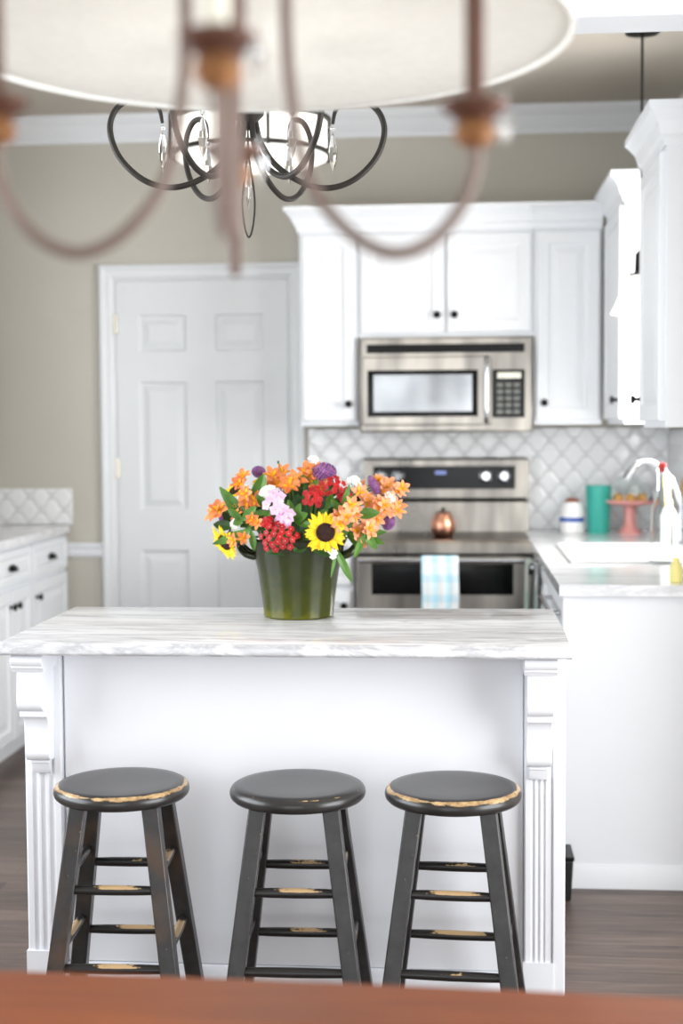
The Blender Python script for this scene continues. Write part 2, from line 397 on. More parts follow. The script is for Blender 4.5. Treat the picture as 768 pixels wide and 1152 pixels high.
def window_x(name, x, y0, y1, z0, z1, s, nb=1):
    bm = bmesh.new(); t = .05
    for a in ((y0, z0, y1, z0+t), (y0, z1-t, y1, z1), (y0, z0+t, y0+t, z1-t), (y1-t, z0+t, y1, z1-t), (y0+t, (z0+z1)/2-.02, y1-t, (z0+z1)/2+.02)):
        box(bm, x+s*.02, a[0], a[1], x+s*.09, a[2], a[3])
    for k in range(1, nb): y = y0+(y1-y0)*k/nb; box(bm, x+s*.02, y-.03, z0+t, x+s*.09, y+.03, z1-t)
    o = struct(name, bm, 'trim')
    obj('pane', B(x+s*.052, y0+t, z0+t, x+s*.058, y1-t, z1-t), 'windowglass', o, smooth=False)
    c = bmesh.new(); q = .08; e = -s*.015
    for a in ((y0-q, z1, y1+q, z1+q), (y0-q, z0-q, y1+q, z0), (y0-q, z0, y0, z1), (y1, z0, y1+q, z1)): box(c, x+e if s > 0 else x, a[0], a[1], x if s > 0 else x+e, a[2], a[3])
    obj('casing', c, 'trim', o)
window_x('window_1', XR, 4.97, 5.60, 1.12, 2.12, 1)
window_x('window_2', 2.6, .5, 2.9, .15, 2.35, 1, 2)  # sill set low to add light near the island's foot
window_x('window_3', XL, 1.5, 3.7, .75, 2.25, -1, 2)
bm = bmesh.new()
for a in ((-2.1, .06, .9, .11), (-2.1, 2.35, .9, 2.4), (-2.1, .11, -2.05, 2.35), (.85, .11, .9, 2.35), (-1.13, .11, -1.07, 2.35), (-.13, .11, -.07, 2.35)):
    box(bm, a[0], -2.57, a[1], a[2], -2.5, a[3])
w4 = struct('window_4', bm, 'trim'); obj('pane', B(-2.05, -2.538, .11, .85, -2.532, 2.35), 'windowglass', w4, smooth=False)  # made floor-high so added light passes under the table
# crown, rail, baseboards, header beam
crown = [(DB, CH), (DB-.10, CH), (DB-.10, CH-.015), (DB-.085, CH-.03), (DB-.06, CH-.045), (DB-.04, CH-.07), (DB-.025, CH-.085), (DB-.012, CH-.095), (DB-.012, CH-.115), (DB, CH-.115)]
struct('trim_1', prism(bmesh.new(), crown, XL, XR), 'trim')
struct('trim_2', prism(bmesh.new(), [(DB, .80), (DB-.012, .80), (DB-.02, .82), (DB-.02, .835), (DB-.03, .85), (DB-.03, .865), (DB, .865)], -2.49, -1.69), 'trim')
struct('trim_3', B(-2.49, 3.70, 2.437, 2.59, 3.86, CH-.001), 'trim', bevel=.003)
struct('baseboard_back', prism(bmesh.new(), [(DB, 0), (DB-.018, 0), (DB-.018, .10), (DB-.01, .125), (DB, .13)], -1.86, -1.69), 'trim')
struct('baseboard_side', B(XR+.0, 3.883, 0, 2.6, 3.90, .12), 'trim')
struct('baseboard_dining', B(2.583, -2.48, 0, 2.6, 3.88, .12), 'trim')
struct('baseboard_left', B(XL, -2.48, 0, XL+.017, 3.9, .12), 'trim')

# six panel door
door = bpy.data.objects.new('door_1', None); COL.objects.link(door); door['kind'] = 'structure'; door.location = (0, DB, 0)
d0, d1, dt = -1.612, -.796, 2.102
px = [(d0+.105, d0+.335), (d1-.345, d1-.115)]; pz = [(.25, .83), (1.02, 1.63), (1.77, 1.945)]
bm = bmesh.new(); xs = [d0, px[0][0], px[0][1], px[1][0], px[1][1], d1]; zs = [.008, pz[0][0], pz[0][1], pz[1][0], pz[1][1], pz[2][0], pz[2][1], dt]
for i in (0, 2, 4): box(bm, xs[i], .0, zs[0], xs[i+1], .035, zs[-1])
for i in (1, 3):
    for j in (0, 2, 4, 6): box(bm, xs[i], .0, zs[j], xs[i+1], .035, zs[j+1])
for a, b in px:
    for c, d in pz: ringpanel(bm, a, c, b, d, [(0, .034), (0, 0), (.012, .012), (.022, .012), (.05, .003)])
obj('door_leaf', bm, 'door', door, smooth=False)
bm = bmesh.new(); q = .062
for s, x in ((-1, dx0), (1, dx1)): prism(bm, [(x, 0), (x+s*q, 0), (x+s*q, -.022), (x+s*q*.8, -.024), (x+s*q*.55, -.016), (x+s*.008, -.012), (x, -.006)], 0, dtop+q, 'z')
prism(bm, [(0, dtop), (0, dtop+q), (-.022, dtop+q), (-.024, dtop+q*.8), (-.016, dtop+q*.55), (-.012, dtop+.008), (-.006, dtop)], dx0-q, dx1+q, 'x')
obj('casing', bm, 'door', door, smooth=False)
bm = B(dx0, 0, 0, d0-.003, .10, dtop); box(bm, d1+.003, 0, 0, dx1, .10, dtop); box(bm, d0-.003, 0, dt+.003, d1+.003, .10, dtop)
obj('jamb', bm, 'door', door)
for z in (.25, 1.22, 1.90):
    bm = B(d0-.02, -.004, z-.045, d0+.01, .0, z+.045); cyl(bm, (d0-.003, -.006, z-.045), (d0-.003, -.006, z+.045), .005, seg=10)
    obj('hinge', bm, 'nickel', door)
bm = bmesh.new(); lathe(bm, [(.0, 0), (.03, 0), (.03, .006), (.012, .01), (.010, .03), (.026, .04), (.028, .055), (.02, .066), (0, .068)], 20, Matrix.Translation((d1-.06, 0, .96)) @ Matrix.Rotation(PI/2, 4, 'X'))
obj('door_knob', bm, 'nickel', door)

# tiles behind counters
tag(obj('tile_backsplash', B(-.70, DB-.012, .932, XR-.013, DB-.001, 1.40), 'tile', smooth=False), 'white lantern-shaped glossy tiles on the back wall behind range and microwave', 'backsplash')
tag(obj('tile_backsplash', B(XL, DB-.012, .956, -1.835, DB-.001, 1.125), 'tile', bevel=.002), 'short strip of white lantern tiles behind the left counter', 'backsplash')
tag(obj('tile_backsplash', B(XR-.012, 5.70, .932, XR-.001, DB-.014, 1.39), 'tile', smooth=False), 'white tiles on the right wall in the corner beyond the sink window', 'backsplash')

# ------------------------------------------------------------------ cabinets (local: x = width, front faces -y, depth to +y)
def raised(bm, x0, z0, x1, z1, y=0, fr=.058, t=.02):
    ringpanel(bm, x0, z0, x1, z1, [(0, y), (0, y-t+.004), (.004, y-t), (fr-.008, y-t), (fr, y-t+.008), (fr+.012, y-t+.009), (fr+.04, y-t+.002), (fr+.045, y-t+.002)])
    return bm
def knob(parent, x, z, y=-.02):
    bm = bmesh.new(); lathe(bm, [(0, 0), (.008, 0), (.006, .01), (.007, .014), (.015, .019), (.016, .025), (.011, .030), (0, .031)], 16, Matrix.Translation((x, y, z)) @ Matrix.Rotation(PI/2, 4, 'X'))
    return obj('knob', bm, 'black', parent)
def cup_pull(parent, x, z, y=-.02):
    bm = bmesh.new(); n = 10; L = .045
    A = []
    for i in range(n+1):
        u = -1+2*i/n; w_ = math.sqrt(max(0, 1-u*u*.85)); row = []
        for k in range(6):
            a = PI/2*k/5; row.append(bm.verts.new((x+u*L, y-.026*w_*math.sin(a), z-.012+.028*w_*math.cos(a))))
        A.append(row)
    for i in range(n):
        for k in range(5): bm.faces.new((A[i][k], A[i+1][k], A[i+1][k+1], A[i][k+1]))
    o = obj('cup_pull', bm, 'black', parent); m = o.modifiers.new('s', 'SOLIDIFY'); m.thickness = .003
    return o
def carcass(bm, wd, z0, z1, depth): return box(bm, 0, 0, z0, wd, depth, z1)
def upper(name, label, loc, rz, wd, z0, z1, depth, doors, crown_ends=(0, 0), ct=2.40, group=None, mats='cab'):
    """doors: list of (x0, x1, knobside) ; z range inside z0..z1"""
    t = thing(name, label, 'cabinet', loc, rz, group)
    obj('body', carcass(bmesh.new(), wd, z0, z1, depth), mats, t, .002)
    for x0, x1, ks in doors:
        d = obj('door', raised(bmesh.new(), x0, z0+.02, x1, z1-.035), mats, t, smooth=False)
        if ks: knob(d, x0+.032 if ks < 0 else x1-.032, z0+.095)
    h = ct-z1; P = lambda e: [(e*0, z1-.02), (-.008*1, z1-.02), (-.012, z1), (-.022, z1+.012), (-.032, z1+h*.45), (-.055, z1+h*.75), (-.062, z1+h*.8), (-.062, ct), (0, ct)]
    bm = bmesh.new(); prof = P(1)
    # mitred crown: front run plus returns on chosen ends
    def sweep(path):
        rows = []
        for (x, y, ox, oy) in path: rows.append([bm.verts.new((x+ox*(-u), y+oy*(-u), v)) for u, v in prof])
        for a, b in zip(rows, rows[1:]):
            n = len(prof)
            for i in range(n): bm.faces.new((a[i], a[(i+1) % n], b[(i+1) % n], b[i]))
        bm.faces.new(rows[0][::-1]); bm.faces.new(rows[-1])
    path = []
    if crown_ends[0]: path.append((0, depth, -1, 0)); path.append((0, 0, -1, -1))
    else: path.append((0, 0, 0, -1))
    if crown_ends[1]: path.append((wd, 0, 1, -1)); path.append((wd, depth, 1, 0))
    else: path.append((wd, 0, 0, -1))
    sweep(path)
    obj('crown', bm, mats, t, smooth=False)
    return t
def base(name, label, loc, rz, wd, depth, doors, drawers, pulls='cup', top=.895, toe=.09, group=None, knobz=None):
    t = thing(name, label, 'cabinet', loc, rz, group)
    obj('body', carcass(bmesh.new(), wd, toe, top, depth), 'cab', t, .002)
    obj('toe_kick', B(.0, .06, 0, wd, depth, toe), 'cab', t)
    dz = top-.17
    for x0, x1 in drawers:
        d = obj('drawer', ringpanel(bmesh.new(), x0, dz+.01, x1, top-.012, [(0, 0), (0, -.016), (.004, -.02), (.03, -.02), (.036, -.015), (.045, -.015), (.05, -.018)]), 'cab', t, smooth=False)
        if pulls == 'cup': cup_pull(d, (x0+x1)/2, (dz+top)/2)
        else: knob(d, (x0+x1)/2, (dz+top)/2)
    for x0, x1, ks in doors:
        d = obj('door', raised(bmesh.new(), x0, toe+.015, x1, (dz-.01) if drawers else top-.015), 'cab', t, smooth=False)
        if ks: knob(d, x0+.03 if ks < 0 else x1-.03, dz-.075)
    return t
UF = 6.28; UD = DB-.012-UF
upper('upper_cabinet', 'narrow white wall cabinet with one knob, beside the door and left of the microwave', (-.700, UF, 0), 0, .262, 1.415, 2.285, UD, [(.015, .25, 1)], (1, 0), 2.37)
upper('upper_cabinet', 'short two-door white wall cabinet mounted over the microwave', (-.437, UF, 0), 0, .762, 1.80, 2.285, UD, [(.012, .375, 1), (.387, .75, -1)], (0, 0), 2.37)
upper('upper_cabinet', 'tall single-door white wall cabinet in the back corner, right of the microwave', (.326, UF, 0), 0, .294, 1.415, 2.285, UD, [(.012, .282, -1)], (0, 0), 2.37)
# right wall uppers face -x
upper('upper_cabinet', 'white wall cabinet on the right wall beyond the sink window, touching the corner', (.645, UF-.01, 0), -PI/2, .61, 1.415, 2.30, XR-.647, [(.012, .598, 1)], (0, 1), 2.39)
upper('upper_cabinet', 'nearest and largest white wall cabinet at the right edge with plain end panel', (.628, 4.92, 0), -PI/2, .50, 1.40, 2.27, XR-.630, [(.012, .488, -1)], (1, 1), 2.375)
# left wall upper, only its edge enters the photo
upper('upper_cabinet', 'white wall cabinet cut by the left edge above the grey bowl', (-2.16, 5.05, 0), PI/2, 1.32, 1.20, 2.37, .32, [(.012, .655, 1), (.667, 1.308, 1)], (1, 1), 2.46)
# base cabinets on the left wall, facing +x
LX = -1.875; LD = LX-XL-.005
specs = [(4.62, .86, 'pair', 'white base cabinet on the left wall mostly outside the left edge'), (5.48, .58, 'pair2', 'white base cabinet on the left with two middle doors, left of the end one'), (6.06, .578, 'one', 'white base cabinet at the far end of the left run, next to the back wall')]
def left_unit(y0, wd, kind, label):
    if kind == 'one': dr = [(.012, wd-.02)]; dd = [(.012, wd-.02, -1)]
    else: dr = [(.012, wd/2-.005), (wd/2+.005, wd-.012)]; dd = [(.012, wd/2-.005, 1), (wd/2+.005, wd-.012, -1)]
    if kind == 'pair2': dr = [(.012, wd-.012)]
    return base('base_cabinet', label, (LX, y0, 0), PI/2, wd, LD, dd, dr, top=.915)
for a in specs: left_unit(*a)
tag(obj('countertop', B(XL+.002, 4.6, .916, LX+.03, DB-.014, .954), 'marble2', bevel=.004), 'grey-veined marble worktop on the left wall cabinets', 'countertop')
# back base left of range, right corner + right run
base('base_cabinet', 'small white base cabinet between the door and the range', (-.715, 6.03, 0), 0, .27, DB-6.05, [(.012, .258, 1)], [(.012, .258)], 'knob')
tag(obj('countertop', B(-.722, 6.0, .896, -.442, DB-.012, .93), 'marble2', bevel=.004), 'small marble worktop left of the range, beside the door', 'countertop')
RX = .335; RD = XR-RX-.012
base('base_cabinet', 'white base cabinet in the far right corner, beside the range', (RX, DB-.014, 0), -PI/2, .65, RD, [], [])
base('base_cabinet', 'narrow white drawer cabinet just right of the range front, on the right run', (RX, 5.983, 0), -PI/2, .24, RD, [(.012, .228, 1)], [(.012, .228)], 'knob')
sb = base('sink_base_cabinet', 'white base cabinet under the sink on the right run', (RX, 5.740, 0), -PI/2, .855, RD, [(.012, .42, 1), (.435, .843, -1)], [])
for ch in list(sb.children):
    if ch.name.startswith('body'): bpy.data.objects.remove(ch)
bm = B(0, 0, .09, .018, RD, .895); box(bm, .837, 0, .09, .855, RD, .895); box(bm, .018, 0, .09, .837, .018, .895); box(bm, .018, .018, .09, .837, RD, .108)
obj('body', bm, 'cab', sb, .001)
t = thing('dishwasher', 'dishwasher panel with towel bar in the right run, nearer than the sink', 'dishwasher', (RX, 4.882, 0), -PI/2)
obj('body', B(0, 0, .09, .56-.02, RD, .895), 'cab', t, .002); obj('door', B(.006, -.022, .12, .534, 0, .885), 'cab', t, .004); obj('toe_kick', B(0, .06, 0, .54, RD, .09), 'cab', t)
hb = bmesh.new(); cyl(hb, (.05, -.055, .83), (.49, -.055, .83), .009); cyl(hb, (.07, -.055, .83), (.07, -.02, .83), .007); cyl(hb, (.47, -.055, .83), (.47, -.02, .83), .007)
obj('handle', hb, 'chrome', t)
t = thing('cabinet_end_panel', 'large plain white end panel closing the right run of cabinets', 'panel', (0, 4.315, 0))
obj('panel', B(RX-.022, 0, 0, XR-.002, .022, .895), 'cab', t, .002); obj('base_moulding', prism(bmesh.new(), [(0, .0), (-.014, 0), (-.014, .055), (-.006, .07), (0, .072)], RX-.022, XR-.002, 'x'), 'cab', t)
# right worktop with sink cut-out
SX0, SX1, SY0, SY1 = .40, .86, 4.98, 5.72
bm = B(RX-.035, 4.285, .896, XR-.002, SY0, .93); box(bm, RX-.035, SY1, .896, XR-.002, DB-.012, .93); box(bm, RX-.035, SY0, .896, SX0, SY1, .93); box(bm, SX1, SY0, .896, XR-.002, SY1, .93)
tag(obj('countertop', bm, 'marble2', smooth=False), 'pale marble worktop of the right run, holding the sink', 'countertop')
t = thing('kitchen_sink', 'white double-bowl sink set in the right worktop below the window', 'sink', (0, 0, 0))
def bowl(y0, y1):
    bm = bmesh.new(); L = []
    for ins, z in ((-.012, .931), (-.012, .939), (0, .941), (.012, .936), (.02, .78), (.05, .755)):
        L.append([bm.verts.new(p) for p in ((SX0+ins, y0+ins, z), (SX1-ins, y0+ins, z), (SX1-ins, y1-ins, z), (SX0+ins, y1-ins, z))])
    for a, b in zip(L, L[1:]):
        for i in range(4): bm.faces.new((a[i], a[(i+1) % 4], b[(i+1) % 4], b[i]))
    bm.faces.new(L[-1]); return bm
obj('bowl', bowl(SY0+.005, 5.345), 'whitecer', t, smooth=False); obj('bowl', bowl(5.365, SY1-.005), 'whitecer', t, smooth=False)
t = thing('faucet', 'arched chrome kitchen faucet behind the sink', 'faucet', (.80, 5.36, .93))
t.location = (.885, 5.765, .93)
bm = lathe(bmesh.new(), [(0, 0), (.028, 0), (.028, .008), (.018, .018), (.015, .10), (.0, .10)], 20); obj('base', bm, 'chrome', t)
pts = spline([(0, 0, .09), (-.004, 0, .17), (-.04, 0, .265), (-.11, 0, .33), (-.175, 0, .325), (-.218, 0, .262)], 8)
obj('spout', tube(bmesh.new(), pts, [.015]*(len(pts)-9)+[.017]*9, 14), 'chrome', t)
bm = bmesh.new(); tube(bm, spline([(.0, -.012, .06), (.0, -.045, .085), (.0, -.09, .14)], 6), .007); obj('lever', bm, 'chrome', t)

# ------------------------------------------------------------------ microwave
t = thing('microwave', 'stainless over-the-range microwave with dark window and vertical handle', 'microwave', (-.432, 6.235, 1.385))
W = .752
obj('body', B(0, .03, 0, W, .39, .413), 'steel', t, .004)
obj('front_panel', B(0, 0, .0, W, .03, .413), 'steel', t, .008)
vg = obj('vent_grille', B(.032, -.004, .345, W-.035, .0, .383), 'grille', t)
bm = bmesh.new()
for k in range(5): box(bm, .036, -.007, .349+k*.0065, W-.039, -.003, .352+k*.0065)
obj('louver', bm, 'black', vg)
obj('door', B(.012, -.012, .03, .575, 0, .33), 'steel', t, .006)
bm = bmesh.new(); ringpanel(bm, .035, .068, .515, .27, [(0, -.012), (.0, -.0145), (.006, -.0155)]); obj('window_frame', bm, 'blackglass', t)
s = NT('reflective_window'); n = s.noise(s.coord(), 3, 2); s.link(s.ramp(n, [(.3, (.13, .135, .14)), (.7, (.26, .265, .27))]), s.b.inputs['Base Color']); s.b.inputs['Roughness'].default_value = .08; s.b.inputs['Metallic'].default_value = .9
obj('window_glass', ringpanel(bmesh.new(), .062, .09, .49, .25, [(0, -.0155), (0, -.018)]), s.m, t)
hb = bmesh.new(); tube(hb, spline([(.552, -.012, .045), (.552, -.05, .075), (.552, -.055, .18), (.552, -.05, .29), (.552, -.012, .32)], 6), .011, 12); obj('handle', hb, 'chrome', t)
cp = obj('control_panel', B(.578, -.008, .062, .718, 0, .27), 'blackglass', t, .004)
obj('display', B(.60, -.0095, .232, .70, -.008, .256), 'candle', cp)
bm = bmesh.new()
for i in range(3):
    for j in range(5): box(bm, .598+i*.036, -.010, .078+j*.029, .598+i*.036+.026, -.008, .078+j*.029+.018)
obj('keypad', bm, 'greybowl', cp)

# ------------------------------------------------------------------ range
t = thing('range_cooker', 'stainless electric range with black control strip and oven window', 'range', (-.438, 6.0, 0))
W = .756
obj('body', B(0, .03, .08, W, .635, .915), 'steel', t, .003)
obj('toe_kick', B(.02, .06, 0, W-.02, .62, .08), 'black', t)
obj('cooktop', B(.004, .035, .915, W-.004, .585, .925), 'blackglass', t, .002)
bm = prism(bmesh.new(), [(-.005, .875), (-.005, .915), (.005, .927), (.04, .929), (.04, .875)], 0, W, 'x'); obj('front_trim', bm, 'steel', t)
obj('trim_gap', B(.004, -.003, .864, W-.004, .02, .874), 'black', t)
bg_ = obj('backguard', prism(bmesh.new(), [(.575, .925), (.585, 1.06), (.57, 1.075), (.57, 1.255), (.58, 1.265), (.635, 1.265), (.635, .925)], 0, W, 'x'), 'steel', t, smooth=False)
obj('shadow_strip', B(.01, .5685, 1.072, W-.01, .572, 1.082), 'black', bg_)  # solid black strip stands in for the shadow line under the panel
cp = obj('control_panel', B(.045, .566, 1.122, W-.06, .571, 1.228), 'blackglass', bg_)
for x in (.085, .158, .562, .645):
    m = Matrix.Translation((x, .566, 1.182)) @ Matrix.Rotation(PI/2, 4, 'X')
    bm = lathe(bmesh.new(), [(0, 0), (.030, 0), (.030, .004), (.024, .008), (.022, .026), (.018, .030), (0, .030)], 22, m); box(bm, -.003, -.02, .03, .003, .02, .034, m)
    obj('knob', bm, 'chrome', t)
dsp = NT('blue_display'); dsp.b.inputs['Base Color'].default_value = (.02, .02, .05, 1); dsp.b.inputs['Emission Color'].default_value = (.35, .45, .9, 1); dsp.b.inputs['Emission Strength'].default_value = .6
obj('display', B(.33, .5645, 1.19, .38, .566, 1.205), dsp.m, t)
dr = obj('oven_door', B(.006, -.012, .30, W-.006, .028, .862), 'steel', t, .005)
obj('oven_window', ringpanel(bmesh.new(), .070, .70, W-.090, .832, [(0, -.012), (0, -.0135), (.003, -.0145)]) , 'blackglass', dr)
hb = bmesh.new(); cyl(hb, (.02, -.055, .872-.022), (W-.02, -.055, .872-.022), .012); 
for x in (.045, W-.045): cyl(hb, (x, -.055, .85), (x, -.01, .85), .009)
obj('handle', hb, 'chrome', dr)
obj('lower_drawer', B(.006, -.008, .09, W-.006, .028, .285), 'steel', t, .005)
# kettle
t = thing('copper_pot', 'small round copper pot with dark lid on the cooktop', 'pot', (-.068, 6.25, .925))
obj('body', lathe(bmesh.new(), [(0, 0), (.036, 0), (.047, .012), (.054, .038), (.052, .066), (.041, .088), (.036, .096), (0, .096)], 32), 'copper', t)
ld = obj('lid', lathe(bmesh.new(), [(0, .096), (.037, .096), (.037, .101), (.025, .110), (0, .113)], 28), 'copper', t)
obj('lid_knob', ball(bmesh.new(), (0, 0, .121), .009), 'black', ld)
hb = tube(bmesh.new(), spline([(.048, 0, .06), (.07, 0, .075), (.105, 0, .085)], 5), .006); hb.free()
# towel on oven handle
def cloth(name, mat, wd, z_top, z_front, z_back, y, r, x0, folds=3, amp=.004, parent=None):
    bm = bmesh.new(); nx = 18; path = []
    n = 12
    for k in range(n+1): path.append((-r, z_front+(z_top-z_front)*k/n))
    for k in range(1, 7): a = PI*k/7; path.append((-r*math.cos(a), z_top+r*math.sin(a)))
    for k in range(n+1): path.append((r, z_top-(z_top-z_back)*k/n))
    g = []
    for yy, z in path:
        row = []
        for i in range(nx+1):
            u = i/nx; hang = max(0, min(1, (z_top-z)/.15)); off = amp*math.sin(u*PI*2*folds)*hang
            row.append(bm.verts.new((x0+wd*(u+.015*math.sin(z*20)*hang), y+yy+off, z+.004*math.sin(u*7)*hang)))
        g.append(row)
    for a, b in zip(g, g[1:]):
        for i in range(nx): bm.faces.new((a[i], a[i+1], b[i+1], b[i]))
    o = obj(name, bm, mat, parent); m = o.modifiers.new('s', 'SOLIDIFY'); m.thickness = .0035; m.offset = 1
    return o
tag(cloth('dish_towel', 'towel', .155, .850, .50, .58, 5.945, .0165, -.157), 'light blue plaid towel hanging over the oven door handle', 'towel')
o = cloth('dish_towel', 'towel2', .20, .868, .50, .58, 0, .0125, 0, 3, .006)
hb = bmesh.new(); cyl(hb, (.02, -.055, .868), (.27, -.055, .868), .007)
for x in (.03, .26): cyl(hb, (x, -.055, .868), (x, 0, .868), .006)
obj('towel_bar', hb, 'chrome', sb)
o.matrix_world = Matrix.Translation((RX-.055, 5.70, 0)) @ Matrix.Rotation(-PI/2, 4, 'Z'); tag(o, 'grey and sage striped towel hanging on a bar at the right run, near the range', 'towel')

# ------------------------------------------------------------------ island
IX0, IX1, IY0 = -1.052, .250, 3.345
t = thing('kitchen_island', 'white panelled kitchen island with fluted corner posts', 'island', (0, 0, 0))
obj('body', B(IX0+.012, IY0+.03, 0, IX1-.012, 3.81, .878), 'island', t, .002)
bm = B(IX0+.095, IY0+.018, .10, IX1-.098, IY0+.03, .878); obj('front_panel', bm, 'island', t, .002)
obj('base_moulding', prism(bmesh.new(), [(IY0+.03, 0), (IY0+.006, 0), (IY0+.006, .085), (IY0+.012, .097), (IY0+.03, .10)], IX0+.095, IX1-.098, 'x'), 'island', t)
def pilaster(x0, x1):
    bm = bmesh.new(); n = 4; m = .014; wv = (x1-x0-2*m)/(2*n-1)
    # plan outline with real flutes
    prof = [(x0, IY0+.03), (x0, IY0+.003), (x0+.003, IY0)]
    a = x0+m
    for k in range(n):
        pass
    cnt = 3; span = (x1-x0-2*m); gw = span/cnt; gr = gw*.36
    for k in range(cnt):
        c = x0+m+gw*(k+.5)
        for j in range(7):
            an = PI*j/6; prof.append((c-gr*math.cos(an), IY0+gr*.8*math.sin(an)))
    prof += [(x1-.003, IY0), (x1, IY0+.003), (x1, IY0+.03)]
    prism(bm, prof, .13, .64, 'z'); box(bm, x0, IY0, .64, x1, IY0+.03, .878)
    box(bm, x0-.003, IY0-.006, 0, x1+.003, IY0+.03, .13)
    return bm
LP = (IX0, IX0+.090); RP = (IX1-.096, IX1-.030)
obj('pilaster', pilaster(*LP), 'island', t, smooth=False); obj('pilaster', pilaster(*RP), 'island', t, smooth=False)
obj('corner_stile', B(IX1-.0298, IY0-.004, 0, IX1, IY0+.05, .878), 'island', t, .003)
cpf = []
def corbel(xc, w=.060):
    y = IY0; bm = bmesh.new(); T = .876
    def S(pts): return [(y-a, T-b) for a, b in pts]
    # cap with bead
    cap = [(0, 0), (.118, 0), (.124, .004), (.128, .012), (.124, .021), (.118, .025), (.118, .029), (.112, .034), (.108, .040), (0, .040)]
    prism(bm, S(cap), xc-w/2-.008, xc+w/2+.008, 'x')
    body = [(0, .040), (.100, .040), (.101, .06), (.103, .085), (.106, .105), (.104, .122), (.096, .133), (.084, .138), (.084, .152), (.080, .152), (0, .152)]
    prism(bm, S(body), xc-w/2, xc+w/2, 'x')
    low = [(0, .152), (.076, .152), (.062, .156), (.052, .168), (.046, .188), (.043, .208), (.046, .222), (.051, .236), (.051, .248), (.046, .259), (.036, .266), (.026, .268), (0, .268)]
    prism(bm, S(low), xc-w/2+.001, xc+w/2-.001, 'x')
    tail = [(0, .268), (.030, .268), (.030, .275), (.024, .276), (.021, .288), (.014, .302), (0, .306)]
    prism(bm, S(tail), xc-w/2+.008, xc+w/2-.008, 'x')
    return bm
for c in (sum(LP)/2, sum(RP)/2-.001): obj('corbel', corbel(c), 'island', t, .0012, ang=50)
CX0, CX1, CY0, CY1 = -1.066, .254, 3.200, 3.87
bm = bmesh.new(); e = .005
prof = [(CY0+e, .880), (CY0, .880+e), (CY0, .910-e), (CY0+e*.4, .910-e*.4), (CY0+e, .910), (CY1, .910), (CY1, .880)]
prism(bm, prof, CX0, CX1, 'x')
tag(obj('island_countertop', bm, 'marble', bevel=.0015), 'grey-streaked marble top lying on the white island', 'countertop')

# ------------------------------------------------------------------ stools
def half(z): return .0800+(.578-z)*.125
def stool(x, y, rz, label, amt, brown):
    t = thing('bar_stool', label, 'stool', (x, y, 0), rz, 'worn black stools at the island')
    R = .152
    prof = [(0, .576), (R-.018, .576), (R-.008, .579), (R-.002, .585), (R, .592), (R-.001, .599), (R-.005, .606), (R-.012, .610), (R-.03, .6110), (R*.5, .6095), (0, .609)]
    s = obj('seat', lathe(bmesh.new(), [(r, z-.594) for r, z in prof], 64), paint_worn_seat('worn_black_seat', amt if amt > .2 else -.22), t, loc=(0, 0, .594))
    lm = paint_leg('worn_black_leg', amt, brown); rm = paint_worn_rung('worn_black_rung', amt); k = .0185
    for sx in (-1, 1):
        for sy in (-1, 1):
            bm = bmesh.new(); v = []
            for z, kk in ((0, k), (.578, k)):
                hx = half(z)
                for a, b in ((-1, -1), (1, -1), (1, 1), (-1, 1)): v.append(bm.verts.new((sx*hx+a*kk, sy*hx+b*kk, z)))
            for f in ((0, 1, 5, 4), (1, 2, 6, 5), (2, 3, 7, 6), (3, 0, 4, 7), (3, 2, 1, 0), (4, 5, 6, 7)): bm.faces.new([v[i] for i in f])
            obj('leg', bm, lm, t, .003)
    for z, fb in ((.395, 1), (.227, 1), (.432, 0), (.262, 0)):
        h = half(z); L = 2*h
        for s_ in (-1, 1):
            bm = bmesh.new(); rr = .0108
            lathe(bm, [(rr*.85, -L/2), (rr, -L/4), (rr*1.05, 0), (rr, L/4), (rr*.85, L/2)], 14, Matrix.Rotation(PI/2, 4, 'Y'))
            o = obj('rung', bm, rm, t)
            if fb: o.location = (0, s_*h, z)
            else: o.location = (s_*h, 0, z); o.rotation_euler = (0, 0, PI/2)
    return t
stool(-.757, 3.112, math.radians(2), 'leftmost black stool, its round seat edge chipped to bare wood, brown-worn back legs', .28, 1)
stool(-.359, 3.118, math.radians(1), 'middle black stool, the one whose seat rim is almost fully black', .12, 0)
stool(-.013, 3.122, math.radians(-3), 'rightmost black stool, tan wood showing all round its seat rim', .34, 0)

# ------------------------------------------------------------------ dining table (foreground)
t = thing('dining_table', 'warm brown wooden dining table across the bottom of the photo', 'table', (0, 0, 0))
bm = bmesh.new(); n = 24; far = []
for k in range(n+1):
    x = -1.35+2.15*k/n; far.append((x, 1.622-.030*(x+.25)-.028*(x+.25)**2 - (.0 if x < .6 else (x-.6)**2*1.2)))
prof = [(-1.35, .62), (.80, .62)] + far[::-1]
prism(bm, prof, .728, .758, 'z'); obj('tabletop', bm, 'table', t, .007)
for x in (-1.15, .60):
    for y in (.74, 1.42): obj('leg', lathe(bmesh.new(), [(0, 0), (.022, 0), (.024, .05), (.035, .45), (.028, .50), (.04, .53), (.04, .655), (0, .655)], 20), 'table', t, loc=(x, y, 0))
bm = B(-1.17, .72, .655, .62, .74, .728); box(bm, -1.17, 1.42, .655, .62, 1.44, .728); box(bm, -1.17, .74, .655, -1.15, 1.42, .728); box(bm, .60, .74, .655, .62, 1.42, .728)
obj('apron', bm, 'table', t)

